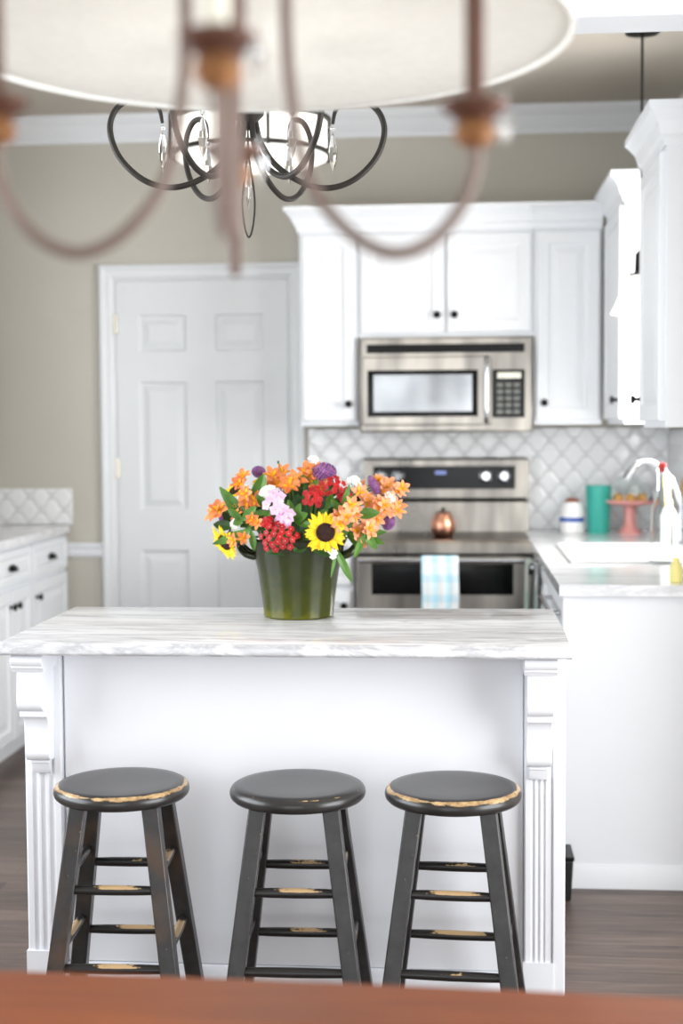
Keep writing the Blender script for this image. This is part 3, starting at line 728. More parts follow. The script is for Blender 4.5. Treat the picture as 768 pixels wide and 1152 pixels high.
# ------------------------------------------------------------------ light fixtures
def P(px_, py_, D):
    """point at distance D along y for a direction read off the picture"""
    v = dv + (px_-384)/1600*r2 - (py_-576)/1600*u2
    return Vector((0, 0, H)) + v*(D/v.y)
def crystal(parent, p, L, r, name='crystal_drop', flat=.55):
    bm = bmesh.new(); seg = 8; pr = [(0, 0), (r*.35, -L*.06), (r*.9, -L*.35), (r, -L*.5), (r*.75, -L*.72), (0, -L)]
    lathe(bm, pr, seg, Matrix.Translation(p) @ Matrix.Scale(flat, 4, (0, 1, 0)))
    tube(bm, [Vector(p)+Vector((0, 0, .012)), Vector(p)], .0012, 6)
    return obj(name, bm, 'crystal', parent, smooth=False)
# copper four-arm chandelier over the table
CD = 1.15; c0 = P(268, 300, CD); s = CD/1600
t = thing('candle_chandelier', 'near bronze chandelier with curved arms and gold turned cups, blurred at the top', 'chandelier', (c0.x, CD, 0), 0)
Z = lambda y: H+(482-y)*s
bm = lathe(bmesh.new(), [(0, Z(70)), (.006, Z(66)), (.008, Z(50)), (.008, Z(-40)), (.012, Z(-62)), (.018, Z(-80)), (.030, Z(-95)), (.030, Z(-110)), (.014, Z(-125)), (.012, Z(-330)), (.02, Z(-345)), (.0, Z(-350))], 24); obj('column', bm, 'bronze', t)
bm = bmesh.new(); zc = Z(-345)
k = 0
while zc+k*.03 < CH-.035:
    m = Matrix.Translation((0, 0, zc+k*.03+.015)) @ Matrix.Rotation(PI/2*(k % 2), 4, 'Z')
    tube(bm, [m @ Vector((.008*math.cos(a), 0, .019*math.sin(a))) for a in [2*PI*i/12 for i in range(12)]], .002, 6, True); k += 1
obj('chain', bm, 'bronze', t)
obj('canopy', lathe(bmesh.new(), [(0, CH-.035), (.02, CH-.035), (.06, CH-.012), (.062, CH-.0005), (0, CH-.0005)], 28), 'bronze', t)
RR = 268*s
for k, ang in enumerate((8, 100, 188, 275)):
    a = math.radians(ang); ca, sa = math.cos(a), math.sin(a)
    path = [(.018, -100), (.045, -60), (56*s, 0), (60*s, 100), (78*s, 195), (120*s, 255), (170*s, 283), (215*s, 272), (250*s, 235), (RR, 190), (RR, 160)]
    pts = spline([(r*ca, r*sa, Z(y)) for r, y in path], 7)
    ar = obj('arm', tube(bmesh.new(), pts, .0052, 12), 'armbronze', t)
    m = Matrix.Translation((RR*ca, RR*sa, 0))
    cup = obj('candle_cup', lathe(bmesh.new(), [(0, Z(166)), (.009, Z(165)), (.015, Z(158)), (.018, Z(150)), (.015, Z(140)), (.011, Z(134)), (0, Z(134))], 24, m), 'gold', ar)
    obj('drip_pan', lathe(bmesh.new(), [(0, Z(136)), (.014, Z(136)), (.020, Z(128)), (.027, Z(121)), (.028, Z(116)), (.022, Z(112)), (.012, Z(108)), (0, Z(108))], 24, m), 'bronze', ar)
    sl = ('bronze', 'gold', 'bronze', 'candle')[k]
    cs = obj('candle_sleeve', lathe(bmesh.new(), [(0, Z(110)), (.0082, Z(110)), (.0082, Z(-50)), (0, Z(-50))], 18, m), sl, ar)
    obj('bulb', lathe(bmesh.new(), [(0, Z(-50)), (.006, Z(-52)), (.012, Z(-70)), (.011, Z(-85)), (.004, Z(-108)), (0, Z(-112))], 16, m), 'crystal', ar)
    q = Vector(((RR)*ca, (RR)*sa, Z(118))); side = Vector((.025*ca if abs(ca) > .5 else .026, .025*sa if abs(ca) > .5 else 0, 0))
    crystal(ar, q+side+Vector((0, 0, .0)), .032, .006)
# big drum pendant
DD = 1.80; c = P(284, 45, DD); R = .400; zb = H+.270*DD
t = thing('drum_pendant', 'large cream drum shade cut off by the top edge of the photo', 'pendant lamp', (c.x, DD, 0))
bm = lathe(bmesh.new(), [(R, zb), (R, zb+.34), (R-.004, zb+.34), (R-.004, zb)], 96, cap=False)
bm.verts.ensure_lookup_table(); n = 96
for i in range(n): bm.faces.new((bm.verts[i], bm.verts[(i+1) % n], bm.verts[3*n+(i+1) % n], bm.verts[3*n+i]))
obj('shade', bm, 'drum', t)
obj('diffuser', lathe(bmesh.new(), [(0, zb+.006), (R-.006, zb+.006), (R-.006, zb+.010), (0, zb+.010)], 96), 'drum', t)
obj('rod', lathe(bmesh.new(), [(0, zb+.1), (.007, zb+.1), (.007, CH-.03), (.06, CH-.02), (.062, CH-.0005), (0, CH-.0005)], 20), 'bronze', t)
bm = bmesh.new()
for k in range(3): a = 2*PI*k/3; cyl(bm, (0, 0, zb+.33), ((R-.005)*math.cos(a), (R-.005)*math.sin(a), zb+.33), .003, seg=8)
obj('spider', bm, 'bronze', t)
for k in range(3):
    a = 2*PI*k/3+.5; ball_ = ball(bmesh.new(), (.12*math.cos(a), .12*math.sin(a), zb+.13), .03); obj('bulb', ball_, 'frost', t)
    pl = bpy.data.lights.new('bulb_light', 'POINT'); pl.energy = 1.3; pl.color = (1, .98, .95); pl.shadow_soft_size = .04
    lo = bpy.data.objects.new('bulb_light', pl); COL.objects.link(lo); lo.parent = t; lo.location = (.12*math.cos(a), .12*math.sin(a), zb+.19)
# black scrolled chandelier with crystals over the island
BD = 3.20; c = P(279, 170, BD); s = BD/1600
Z = lambda y: H+(482-y)*s
t = thing('scroll_chandelier', 'black iron chandelier with six looping arms and hanging crystals above the island', 'chandelier', (c.x, BD, 0))
obj('hub', lathe(bmesh.new(), [(0, Z(148)), (.012, Z(146)), (.022, Z(138)), (.036, Z(131)), (.038, Z(126)), (.02, Z(120)), (.010, Z(112)), (.010, Z(40)), (.018, Z(35)), (.018, Z(20)), (.006, Z(15)), (.006, CH-.04), (.05, CH-.025), (.062, CH-.01), (.062, CH-.0005), (0, CH-.0005)], 28), 'iron', t)
AR = [(8, 136), (14, 160), (30, 185), (58, 204), (88, 211), (118, 202), (143, 178), (153, 150), (148, 128), (132, 115), (112, 115), (99, 124), (95, 140)]
for k in range(6):
    a = math.radians(k*60+8); ca, sa = math.cos(a), math.sin(a)
    pts = spline([(r*s*ca, r*s*sa, Z(y)) for r, y in AR], 6); n = len(pts)
    ar = obj('arm', tube(bmesh.new(), pts, [.0068 if i < n*.8 else .0068-.0035*(i-n*.8)/(n*.2) for i in range(n)], 10), 'iron', t)
    e = pts[-1]
    cr = bmesh.new(); ball(cr, (e.x, e.y, e.z-.012), .006, 1, 8); obj('crystal_bead', cr, 'crystal', ar, smooth=False)
    crystal(ar, (e.x, e.y, e.z-.020), .088, .0105)
bm = bmesh.new(); tube(bm, spline([(0, 0, Z(172)), (.010, 0, Z(205)), (.014, 0, Z(230)), (.009, 0, Z(255)), (0, 0, Z(266)), (-.009, 0, Z(255)), (-.014, 0, Z(230)), (-.010, 0, Z(205)), (0, 0, Z(172))], 5), .0022, 8)
tube(bm, [(0, 0, Z(148)), (0, 0, Z(172))], .0022, 8); obj('finial_loop', bm, 'iron', t)
crystal(t, (0, 0, Z(185)), .10, .008)
# drum ceiling light further back
FD = 5.1; c = P(282, 170, FD); s = FD/1600; R = .285
Z = lambda y: H+(482-y)*s
t = thing('ceiling_light', 'frosted drum ceiling light with dark ring frame, behind the scrolled chandelier', 'ceiling light', (c.x, FD, 0))
z0, z1 = 2.365, 2.50
obj('diffuser', lathe(bmesh.new(), [(0, z0-.035), (R*.5, z0-.028), (R*.85, z0-.012), (R-.012, z0), (R-.012, z1), (R-.016, z1), (R-.016, z0+.004), (0, z0-.028)], 48), 'frost', t)
for z in (z0+.012, z1-.005):
    obj('ring', lathe(bmesh.new(), [(R-.010, z-.007), (R+.004, z-.007), (R+.004, z+.007), (R-.010, z+.007), (R-.010, z-.007)], 48, cap=False), 'iron', t)
for k in range(4): a = math.radians(20+90*k); x, y = (R+.002)*math.cos(a), (R+.002)*math.sin(a); obj('post', cyl(bmesh.new(), (x, y, z0-.0), (x, y, z1+.012), .006, seg=8), 'iron', t)
bm = bmesh.new(); cyl(bm, (0, 0, z1), (0, 0, CH-.03), .008); lathe(bm, [(0, CH-.03), (.06, CH-.03), (.065, CH-.0005), (0, CH-.0005)], 24)
for k in range(4): a = math.radians(20+90*k); cyl(bm, (0, 0, z1+.006), ((R)*math.cos(a), (R)*math.sin(a), z1+.006), .005, seg=8)
obj('stem', bm, 'iron', t)
pl = bpy.data.lights.new('ceiling_fill_light', 'POINT'); pl.energy = 12; pl.color = (1, .97, .92); pl.shadow_soft_size = .12  # added fill lamp inside the fixture, brightens the back of the kitchen
lo = bpy.data.objects.new('ceiling_fill_light', pl); COL.objects.link(lo); lo.parent = t; lo.location = (0, 0, 2.42)
# pendant over the sink
t = thing('pendant_lamp', 'white cone-shaded pendant on a thin dark rod over the sink', 'pendant lamp', (.672, 5.38, 0))
obj('canopy', lathe(bmesh.new(), [(0, CH-.022), (.03, CH-.022), (.062, CH-.018), (.064, CH-.0005), (0, CH-.0005)], 28), 'black', t)
obj('rod', cyl(bmesh.new(), (0, 0, 2.03), (0, 0, CH-.02), .005), 'iron', t)
obj('socket', lathe(bmesh.new(), [(0, 1.962), (.045, 1.962), (.045, 1.97), (.024, 1.975), (.022, 2.04), (.010, 2.055), (0, 2.055)], 24), 'black', t)
bm = lathe(bmesh.new(), [(.040, 1.962), (.108, 1.826), (.110, 1.826), (.110, 1.822), (.105, 1.822), (.036, 1.960)], 48, cap=False); obj('lamp_shade', bm, 'frost', t)
obj('bulb', ball(bmesh.new(), (0, 0, 1.89), .028), 'frost', t)
pl = bpy.data.lights.new('sink_bulb_light', 'POINT'); pl.energy = 2.5; pl.color = (1, .95, .86); pl.shadow_soft_size = .03
lo = bpy.data.objects.new('sink_bulb_light', pl); COL.objects.link(lo); lo.parent = t; lo.location = (0, 0, 1.855)

# ------------------------------------------------------------------ things on the right worktop
CT = .93
def at(px_, py_, z=CT):
    v = dv + (px_-384)/1600*r2 - (py_-576)/1600*u2
    return Vector((0, 0, H)) + v*((z-H)/v.z)
t = thing('tumbler', 'tall teal cup on the back corner of the right worktop', 'cup', (.622, 6.42, CT))
obj('body', lathe(bmesh.new(), [(0, 0), (.046, 0), (.049, .01), (.057, .195), (.058, .213), (.054, .213), (.046, .02), (0, .015)], 32), 'teal', t)
obj('lid', lathe(bmesh.new(), [(0, .203), (.0535, .203), (.054, .208), (0, .210)], 32), 'darkbox', t)
t = thing('sugar_jar', 'short clear jar with a blue band, left of the teal cup', 'jar', (.505, 6.42, CT))
obj('body', lathe(bmesh.new(), [(0, .0), (.05, 0), (.055, .006), (.055, .115), (.047, .13), (.047, .14), (.043, .14), (.043, .13), (.05, .113), (.05, .008), (0, .006)], 32), 'whitecer', t)
obj('blue_band', lathe(bmesh.new(), [(.0551, .052), (.0565, .052), (.0565, .072), (.0551, .072)], 32, cap=False), 'blue', t)
bm = bmesh.new()
for k in range(16): a = rnd.random()*6.28; r = rnd.random()*.028; ball(bm, (r*math.cos(a), r*math.sin(a), .142+rnd.random()*.008), .009, 1, 8)
obj('contents', bm, 'cork', t)
t = thing('cake_stand', 'pink pedestal cake stand under a glass dome beside the faucet', 'cake stand', (.76, 6.42, CT))
obj('stand', lathe(bmesh.new(), [(0, 0), (.052, 0), (.048, .01), (.030, .03), (.024, .07), (.028, .12), (.10, .130), (.118, .137), (.12, .149), (.112, .149), (.105, .143), (0, .142)], 40), 'pink', t)
obj('dome', lathe(bmesh.new(), [(.098, .144), (.098, .18), (.085, .22), (.05, .247), (.012, .257), (.012, .27), (0, .275)], 40, cap=False), 'glass', t).modifiers.new('s', 'SOLIDIFY').thickness = .002
for k, wh in enumerate(('leftmost', 'middle', 'rightmost')):
    a = PI*1.02+k*PI*.46; ps = thing('pastry', wh+' of the three golden pastries on the pink cake stand', 'pastry', (.76+.052*math.cos(a), 6.42+.052*math.sin(a), CT+.1432), 0, 'pastries on the cake stand')
    obj('crust', lathe(bmesh.new(), [(0, 0), (.019, 0), (.023, .012), (.025, .022), (.018, .032), (0, .035)], 16), 'cake', ps)
# oil bottle and soap things near the sink
p = at(744, 634)
t = thing('glass_bottle', 'tall clear glass bottle with a red stopper at the right worktop', 'bottle', (p.x, p.y, CT))
obj('body', lathe(bmesh.new(), [(0, 0), (.036, 0), (.039, .004), (.039, .17), (.034, .20), (.020, .235), (.015, .26), (.0145, .315), (.017, .318), (.017, .328), (.012, .328), (.011, .262), (.016, .235), (.030, .20), (.035, .168), (.035, .008), (0, .006)], 36), 'glass', t)
obj('stopper', lathe(bmesh.new(), [(0, .318), (.010, .318), (.010, .332), (.014, .334), (.013, .347), (0, .35)], 20), 'red', t)
p = at(764, 630)
t = thing('soap_bottle', 'yellow-topped soap bottle at the right edge behind the glass bottle', 'bottle', (p.x+.002, p.y+.28, CT))
obj('body', lathe(bmesh.new(), [(0, 0), (.03, 0), (.032, .01), (.032, .14), (.02, .165), (.012, .175), (0, .175)], 28), 'whitecer', t)
obj('pump', lathe(bmesh.new(), [(0, .175), (.013, .175), (.013, .20), (.006, .205), (.006, .245), (.02, .25), (.022, .275), (.012, .29), (0, .29)], 24), 'yellow', t)
t = thing('cutting_board', 'round-ended light wood board leaning at the right edge behind the bottles', 'board', (.912, 6.02, CT+.001), -PI/2)
bm = bmesh.new(); pf = [(-.11, 0), (.11, 0)] + [(.11*math.cos(PI*k/14), .17+.11*math.sin(PI*k/14)) for k in range(15)]
m = Matrix.Rotation(math.radians(-8), 4, 'X'); prism(bm, pf, -.008, .010, 'y', m); obj('board', bm, 'woodlight', t, .003)
bm = bmesh.new(); p = at(760, 655)
t = thing('dish_soap', 'small pale yellow soap bottle at the right edge, in front of the taller bottles', 'bottle', (p.x, p.y, CT))
obj('body', lathe(bmesh.new(), [(0, 0), (.018, 0), (.02, .006), (.02, .045), (.012, .06), (.009, .075), (0, .076)], 20), 'yellow', t); bm.free()
# bowl at left edge
t = thing('footed_bowl', 'grey metal bowl on the left worktop at the photo edge', 'bowl', (-2.07, 5.80, .954))
obj('bowl', lathe(bmesh.new(), [(0, 0), (.055, 0), (.055, .008), (.035, .022), (.06, .04), (.105, .085), (.135, .145), (.145, .185), (.150, .188), (.147, .19), (.138, .186), (.125, .14), (.09, .08), (.05, .04), (0, .03)], 44), 'greybowl', t)
# small dark box at the cabinet corner on the floor
t = thing('floor_bin', 'small dark bin on the floor against the right run of cabinets', 'bin', (.296, 4.43, 0))
obj('body', prism(bmesh.new(), [(-.045, 0), (.045, 0), (.052, .12), (-.052, .12)], -.07, .07, 'y'), 'darkbox', t, .004)
t.location = (.285, 4.25, 0)
obj('lid', B(-.055, -.073, .12, .055, .073, .132), 'black', t, .003)

#FLOWERS
# ------------------------------------------------------------------ flower pot
PX, PY, PZ = -.420, 3.70, .9105
t = thing('flower_pot', 'olive green glazed pot with small side handles on the island', 'pot', (PX, PY, PZ))
obj('body', lathe(bmesh.new(), [(0, 0), (.088, 0), (.092, .004), (.092, .012), (.096, .05), (.106, .12), (.118, .17), (.122, .190), (.127, .197), (.129, .203), (.125, .208), (.117, .206), (.112, .19), (.095, .12), (.084, .03), (.05, .012), (0, .012)], 64), 'pot', t)
for s_ in (-1, 1):
    pts = spline([(s_*.110, -.022, .158), (s_*.134, -.024, .166), (s_*.150, -.014, .182), (s_*.153, .0, .187), (s_*.150, .014, .182), (s_*.134, .024, .166), (s_*.110, .022, .158)], 5)
    pts = spline([(s_*.106, 0, .150), (s_*.124, 0, .158), (s_*.142, 0, .178), (s_*.150, 0, .186)], 6) if False else pts
    obj('handle', tube(bmesh.new(), pts, .0105, 12), 'pot', t)
# ------------------------------------------------------------------ flowers
S = 3.70/1600
def fpos(px_, py_, dy):      # offset from the pot given a depth shift towards the camera (dy<0)
    D = PY+dy; v = dv + (px_-384)/1600*r2 - (py_-576)/1600*u2
    return Vector((0, 0, H)) + v*(D/v.y)
def basis(p, n, roll=0):
    q = Vector(n).normalized().to_track_quat('Z', 'Y'); return Matrix.Translation(p) @ q.to_matrix().to_4x4() @ Matrix.Rotation(roll, 4, 'Z')
def petalm(bm, m, L, w, curl=.3, lift=.2, n=5, tipw=.0, cup=.15):
    """petal along +x of frame m, lifting in z"""
    rows = []
    for i in range(n+1):
        u = i/n; x = L*u; wd = w*(math.sin(PI*min(1, (u*.92+.06)))**.75)*(1 if u < 1 else tipw+.12); z = L*(lift*u + curl*u*u)
        rows.append([bm.verts.new(m @ Vector((x, -wd/2, z+wd*cup))), bm.verts.new(m @ Vector((x, 0, z))), bm.verts.new(m @ Vector((x, wd/2, z+wd*cup)))])
    for a, b in zip(rows, rows[1:]):
        for k in range(2): bm.faces.new((a[k], a[k+1], b[k+1], b[k]))
def stemobj(parent, p, r=.0022):
    # from the bloom down into the pot mouth
    q = Vector((PX+(p.x-PX)*.25, PY+(p.y-PY)*.25, PZ+.10)); m_ = Vector((PX+(p.x-PX)*.55, PY+(p.y-PY)*.5, max(PZ+.21, p.z-.06*0-.3*abs(p.z-PZ-.2))))
    if p.z < PZ+.21:
        d = Vector((p.x-PX, p.y-PY, 0)).normalized(); m_ = Vector((PX, PY, PZ+.232))+d*.115
    pts = spline([q, Vector((PX+(m_.x-PX)*.8, PY+(m_.y-PY)*.8, (q.z+m_.z)/2+.02)), m_, p], 5)
    return obj('stem', tube(bmesh.new(), [x-parent.location for x in pts], r, 6), 'stem', parent)
def outdir(p, k=.65):
    c_ = Vector((PX, PY+.04, PZ+.16)); d = (p-c_).normalized(); return (d*(1-k)+Vector((0, -1, .1))*k).normalized()
def flower(name, label, cat, p, group): return thing(name, label, cat, p, 0, group)
GR = 'cut flowers in the olive pot'
def sunflower(px_, py_, dy, size, label, n=None):
    p = fpos(px_, py_, dy); t = flower('sunflower', label, 'flower', p, GR); n = Vector(n) if n else outdir(p)
    m = basis(Vector(), n, .3)
    bm = bmesh.new(); N = 20
    for L_, off, lift in ((1, 0, .05), (.88, .5, .22)):
        for k in range(N):
            a = 2*PI*(k+off)/N+rnd.uniform(-.08, .08); l = size*.62*L_*rnd.uniform(.72, 1.18)
            mm = m @ Matrix.Rotation(a, 4, 'Z') @ Matrix.Translation((size*.40, 0, 0)) @ Matrix.Rotation(rnd.uniform(-.3, .3), 4, 'X')
            petalm(bm, mm, l, size*.20, rnd.uniform(-.25, .15), lift, 5, 0)
    obj('petals', bm, 'p_yellow', t)
    bm = bmesh.new(); lathe(bm, [(0, size*.12), (size*.2, size*.13), (size*.38, size*.10), (size*.46, 0.0), (size*.30, -size*.1), (0, -size*.12)], 28, m)
    for k in range(120):
        r = size*.42*math.sqrt(k/120); a = k*2.4; ball(bm, m @ Vector((r*math.cos(a), r*math.sin(a), size*.115)), size*.028, 1, 6)
    obj('disc', bm, 'p_disc', t)
    bm = bmesh.new()
    for k in range(12): petalm(bm, m @ Matrix.Translation((0, 0, -size*.1)) @ Matrix.Rotation(k*PI/6, 4, 'Z'), size*.75, size*.22, .1, -.1, 4)
    obj('sepals', bm, 'leafdark', t); stemobj(t, p, .004)
def lily(px_, py_, dy, mat, label, nb=3, size=.030, spread=.022):
    p = fpos(px_, py_, dy); t = flower('alstroemeria', label, 'flower', p, GR)
    for b in range(nb+(1 if mat == M['p_peach'] else 0)):
        off = Vector((rnd.uniform(-1, 1), rnd.uniform(-.6, .3), rnd.uniform(-.8, .8)))*spread*1.15 if b else Vector()
        q = p+off; m = basis(off, outdir(q, .55)+Vector((rnd.uniform(-.4, .4), 0, rnd.uniform(-.3, .4))), rnd.random()*6)
        bm = bmesh.new(); bt = bmesh.new()
        for k in range(6):
            o_ = k % 2; mm = m @ Matrix.Rotation(k*PI/3, 4, 'Z')
            petalm(bm, mm, size*rnd.uniform(.88, 1.08), size*(.42 if o_ else .60), rnd.uniform(-.5, -.1), rnd.uniform(.6, .9), 6, .25)
            if o_: petalm(bt, mm @ Matrix.Translation((0, 0, size*.07)), size*.58, size*.26, -.2, .8, 4, .1)
        bl = obj('bloom', bm, mat, t); obj('throat_petals', bt, 'p_throat', bl)
        bm = bmesh.new()
        for k in range(5): mm = m @ Matrix.Rotation(k*1.25, 4, 'Z'); tube(bm, [mm @ Vector((.001, 0, 0)), mm @ Vector((size*.12, 0, size*.4)), mm @ Vector((size*.22, 0, size*.75))], .0006, 5)
        obj('stamens', bm, 'p_throat', bl)
    stemobj(t, p)
def cluster(name, px_, py_, dy, mat, label, R, n, fs, sx=1, eye=None, petals=5):
    p = fpos(px_, py_, dy); t = flower(name, label, 'flower', p, GR); bm = bmesh.new(); be = bmesh.new(); nd = outdir(p, .6); M0 = basis(Vector(), nd)
    for k in range(n):
        r = R*math.sqrt((k+.5)/n); a = k*2.4; x, y = r*math.cos(a)*sx, r*math.sin(a); z = math.sqrt(max(0, R*R*1.1-r*r))*.7
        l = Vector((x, y, z)); c_ = M0 @ l; m = M0 @ basis(l, (x*.8, y*.8, R), rnd.random()*6)
        for j in range(petals): petalm(bm, m @ Matrix.Rotation(j*2*PI/petals, 4, 'Z'), fs, fs*.95, -.1, .25, 3, .6, .1)
        ball(be, m @ Vector((0, 0, fs*.10)), fs*.09, 1, 6)
    bl = obj('blossoms', bm, mat, t); obj('eyes', be, eye or mat, bl)
    obj('bracts', ball(bmesh.new(), M0 @ Vector((0, 0, -R*.15)), R*.72, .8, 12), 'leafdark', t); stemobj(t, p, .003)
def statice(px_, py_, dy, label, R, sz, axis):
    p = fpos(px_, py_, dy); t = flower('statice', label, 'flower', p, GR); bm = bmesh.new(); m = basis(Vector(), axis)
    for k in range(170):
        z = -1+2*(k+.5)/170; rr = math.sqrt(1-z*z); a = k*2.4; l = Vector((R*rr*math.cos(a), R*rr*math.sin(a), R*sz*z)); nn = Vector((rr*math.cos(a), rr*math.sin(a), z))
        mm = m @ basis(l, nn, a)
        for j in range(3): petalm(bm, mm @ Matrix.Rotation(j*2.1, 4, 'Z'), R*.26, R*.2, .1, .7, 2, .5)
    obj('florets', bm, 'p_purple', t); obj('calyx', ball(bmesh.new(), (0, 0, 0), R*.86, sz, 14, m), 'p_purple', t); stemobj(t, p)
def leafspray(p0, tips, label, mat='leaf', w=.02):
    """leaves springing from p0; tips are end points"""
    p0 = fpos(*p0); t = flower('leafy_stem', label, 'foliage', p0, GR)
    for tp in tips:
        e = fpos(*tp[:3]); wd = tp[3] if len(tp) > 3 else w; bm = bmesh.new(); d = e-p0; L = d.length
        side = d.cross(Vector((0, -1, .35))).normalized(); nrm = side.cross(d).normalized(); rows = []; N = 8
        for i in range(N+1):
            u = i/N; c_ = p0+d*u+nrm*(-.18*L*math.sin(PI*u)*.5)+Vector((0, 0, .03*math.sin(PI*u)*0)); ww = wd*.5*math.sin(PI*min(1, u*.93+.05))**.8
            rows.append([bm.verts.new(c_-side*ww+nrm*ww*.35-p0), bm.verts.new(c_-p0), bm.verts.new(c_+side*ww+nrm*ww*.35-p0)])
        for a, b in zip(rows, rows[1:]):
            for k in range(2): bm.faces.new((a[k], a[k+1], b[k+1], b[k]))
        obj('leaf', bm, mat, t)
    stemobj(t, p0)
sunflower(366, 599, -.150, .054, 'sunflower facing the camera with a dark centre, over the pot rim', (.05, -1, .08))
sunflower(253, 610, -.06, .050, 'sunflower hanging at the far left, facing down and away', (-.70, -.62, -.50))
sunflower(264, 552, -.01, .036, 'half-hidden yellow sunflower at the upper left of the bouquet', (-.45, -.55, .75))
sunflower(292, 543, .0, .022, 'tiny yellow flower near the top left purple statice', (-.1, -.6, .8))
OR = [(247, 574, -.03, 'orange lily at the far left above the yellow sunflower', 2, .036), (306, 537, -.02, 'orange lily at the top left of the bouquet', 2, .034), (327, 546, -.05, 'large orange lily at the top middle beside the pink blooms', 3, .036), (346, 533, -.02, 'orange lily at the top centre left of the big purple statice', 3, .036),
      (277, 556, -.06, 'orange lily between the yellow bloom and the long leaf', 3, .030), (291, 588, -.11, 'orange lily just above the lower red cluster', 3, .022), (275, 605, -.10, 'small orange lily over the left pot handle', 2, .024), (357, 545, -.04, 'orange lily just below the big purple statice', 2, .03)]
OR += [(270, 545, .0, 'orange lily behind the upper left yellow sunflower', 2, .030), (266, 572, -.05, 'orange lily between the far left lily and the broad leaf', 2, .026), (318, 532, .02, 'orange lily peeking out between the top left ones', 1, .030), (366, 548, .0, 'orange lily behind the red clusters at the top', 2, .030)]
for a in OR: lily(a[0], a[1], a[2], M['p_orange'], a[3], a[4], a[5]*.88)
PE = [(380, 583, -.13, 'peach lily just right of the sunflower', 3, .030), (398, 575, -.12, 'peach lily in the middle right of the bouquet', 3, .030), (406, 606, -.10, 'peach lily hanging low, right of the sunflower', 3, .028), (424, 585, -.08, 'peach lily on the right above the pointed leaf', 3, .028), (428, 570, -.07, 'peach lily right under the slanted purple spike', 3, .028), (446, 553, -.04, 'peach-yellow lily at the upper far right tip', 2, .028), (446, 570, -.04, 'peach-yellow lily at the far right beneath the topmost one', 2, .028), (425, 542, -.0, 'small peach bud right of the slanted purple spike', 1, .026), (404, 547, .0, 'peach bud left of the slanted purple spike', 1, .024)]
PE += [(412, 562, -.05, 'peach lily behind the middle right ones, under the slanted spike', 2, .028), (436, 545, -.01, 'peach lily at the top right between two tips', 2, .026), (412, 592, -.10, 'peach lily above the lowest hanging one', 2, .026)]
for a in PE: lily(a[0], a[1], a[2], M['p_peach'], a[3], a[4], a[5]*.88)
cluster('sweet_william', 314, 605, -.13, 'p_red', 'round red cluster hanging over the pot rim, left of the sunflower', .037, 22, .0100, 1.3, 'p_white')
cluster('sweet_william', 353, 560, -.10, 'p_red', 'red cluster above the sunflower, in the middle', .027, 13, .0095, 1, 'p_red')
cluster('sweet_william', 374, 550, -.07, 'p_red', 'red cluster below and right of the big purple statice', .030, 14, .0095, 1.2, 'p_red')
cluster('sweet_william', 390, 562, -.08, 'p_red', 'smaller red cluster beside the peach lilies', .016, 7, .010, 1, 'p_red')
cluster('sweet_william', 301, 588, -.12, 'p_red', 'small red tuft beneath the pink blooms', .014, 6, .010, 1, 'p_red')
cluster('phlox', 311, 568, -.11, 'p_pink', 'pale pink cluster left of centre in the bouquet', .031, 7, .016, .9, 'p_throat')
cluster('phlox', 322, 584, -.12, 'p_pink', 'pale pink blooms just above the lower red cluster', .018, 5, .017, 1, 'p_pink')
cluster('phlox', 302, 555, -.08, 'p_white', 'white blooms at the top of the pale pink cluster', .016, 5, .013, 1, 'p_throat')
cluster('phlox', 397, 545, -.03, 'p_white', 'white and pink blooms behind the peach lilies, upper right', .018, 6, .013, 1, 'p_pink')
cluster('phlox', 352, 519, .03, 'p_white', 'white bloom at the very top above the purple statice', .011, 4, .011, 1, 'p_white')
cluster('phlox', 266, 591, -.05, 'p_white', 'white bloom at the left above the pot handle', .012, 4, .013, 1, 'p_white')
cluster('phlox', 438, 560, -.05, 'p_white', 'white bloom among the peach lilies at the far right', .011, 4, .012, 1, 'p_white')
cluster('phlox', 374, 622, -.125, 'p_white', 'small white bloom hanging below the sunflower', .009, 3, .010, 1, 'p_white')
statice(364, 532, -.03, 'large purple statice head at the top centre right', .028, .75, (0, -.2, 1))
statice(421, 547, -.04, 'slanted purple spike at the upper right', .011, 2.6, (-.45, 0, .9))
statice(437, 588, -.02, 'purple head low at the far right behind peach lilies', .014, 1.3, (.5, 0, .8))
statice(291, 531, .03, 'small purple statice at the top left', .016, .8, (.3, -.1, 1))
statice(253, 583, .01, 'purple tuft behind the far left orange lily', .014, 1.0, (0, -.2, 1))
statice(277, 570, -.03, 'purple tuft between orange lilies at the left', .013, 1.2, (0, -.2, 1))
leafspray((282, 592, -.08), [(247, 548, -.06, .034), (262, 612, -.10, .02)], 'long pointed leaf slanting to the upper left')
leafspray((282, 596, -.10), [(239, 612, -.09, .026), (286, 620, -.13, .018)], 'bright leaves spreading low to the left')
leafspray((284, 574, -.05), [(297, 533, -.05, .040), (270, 560, -.04, .03)], 'broad green leaf standing at the upper left')
leafspray((388, 592, -.10), [(432, 612, -.10, .03), (405, 618, -.12, .02)], 'bright leaves pointing down to the right')
leafspray((398, 578, -.12), [(427, 577, -.13, .030), (384, 606, -.11, .02)], 'short bright leaf among the peach lilies')
leafspray((378, 618, -.12), [(396, 655, -.12, .020), (372, 650, -.125, .008)], 'long leaf drooping over the right side of the pot')
leafspray((350, 548, -.05), [(335, 533, -.05, .022), (358, 540, -.06, .016)], 'green leaf among the top orange lilies')
leafspray((368, 572, -.09), [(374, 556, -.1, .022), (352, 590, -.1, .024), (392, 552, -.07, .014)], 'leaves between the red clusters')
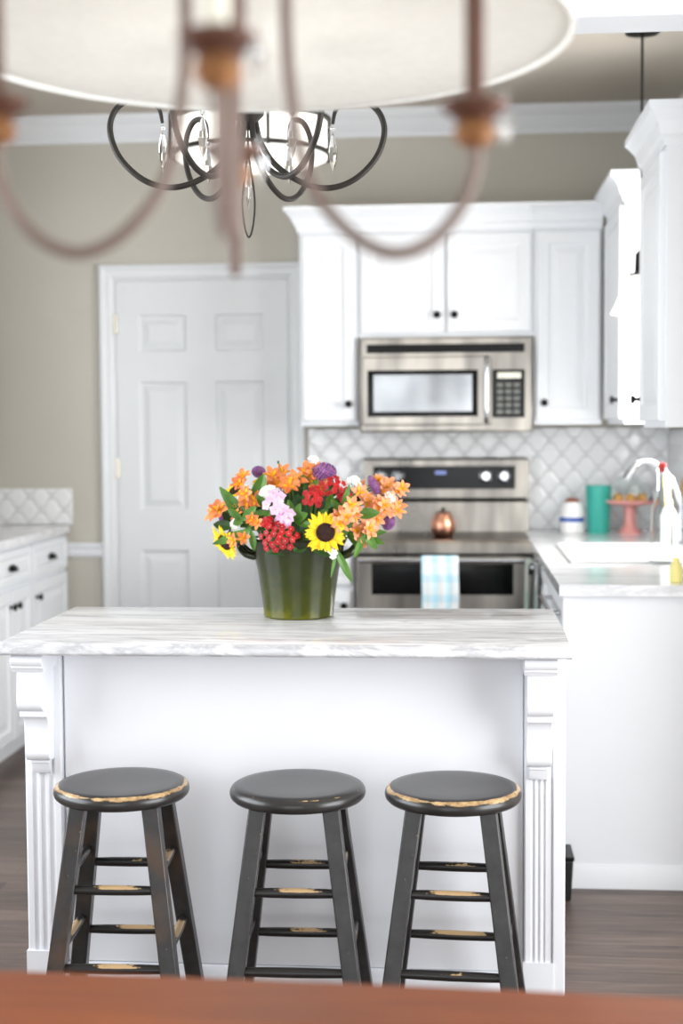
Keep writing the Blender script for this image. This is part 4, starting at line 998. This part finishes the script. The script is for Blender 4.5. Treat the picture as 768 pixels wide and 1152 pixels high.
leafspray((338, 598, -.09), [(334, 556, -.07, .05), (352, 582, -.10, .03), (318, 596, -.08, .03)], 'dark broad leaves in the centre of the bouquet', 'leafdark')
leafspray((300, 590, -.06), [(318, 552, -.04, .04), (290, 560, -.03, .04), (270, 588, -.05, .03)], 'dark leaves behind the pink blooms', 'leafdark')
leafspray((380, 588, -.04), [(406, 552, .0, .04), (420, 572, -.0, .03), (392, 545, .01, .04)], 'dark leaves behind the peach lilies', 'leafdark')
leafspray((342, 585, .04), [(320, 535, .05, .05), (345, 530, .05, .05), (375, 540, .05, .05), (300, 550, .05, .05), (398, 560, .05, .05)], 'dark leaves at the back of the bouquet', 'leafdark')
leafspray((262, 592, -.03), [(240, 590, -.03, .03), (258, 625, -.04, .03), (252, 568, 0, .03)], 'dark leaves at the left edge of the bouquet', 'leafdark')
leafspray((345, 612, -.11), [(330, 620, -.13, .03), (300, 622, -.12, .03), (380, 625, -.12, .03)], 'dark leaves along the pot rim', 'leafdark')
leafspray((330, 585, -.11), [(324, 562, -.12, .022), (346, 578, -.13, .026), (338, 566, -.12, .02), (352, 592, -.14, .020)], 'mid green leaves between the pink blooms and the sunflower')
leafspray((384, 575, -.12), [(400, 556, -.12, .018), (372, 562, -.13, .018), (393, 545, -.10, .016)], 'fresh green leaves between the red clusters and the peach lilies')
leafspray((410, 600, -.12), [(424, 618, -.12, .022), (398, 628, -.13, .018), (434, 598, -.10, .018)], 'pale green leaves under the peach lilies at the right')
leafspray((272, 585, -.09), [(256, 572, -.10, .020), (288, 570, -.11, .026), (262, 590, -.10, .022)], 'green leaves around the small white bloom at the left')
leafspray((303, 575, -.10), [(288, 556, -.10, .022), (296, 592, -.12, .018), (282, 578, -.11, .018)], 'green leaves left of the pink cluster')
t = thing('bud_sprig', 'thin sprig with a single dark bud rising above the bouquet top', 'foliage', fpos(318, 545, 0), 0, GR)
b_ = [fpos(318, 545, 0), fpos(317, 532, 0), fpos(313, 520, 0)]; obj('stem', tube(bmesh.new(), [x-t.location for x in b_], .001, 6), 'stem', t); obj('bud', ball(bmesh.new(), b_[2]-t.location, .0035, 1.2, 8), 'leafdark', t)
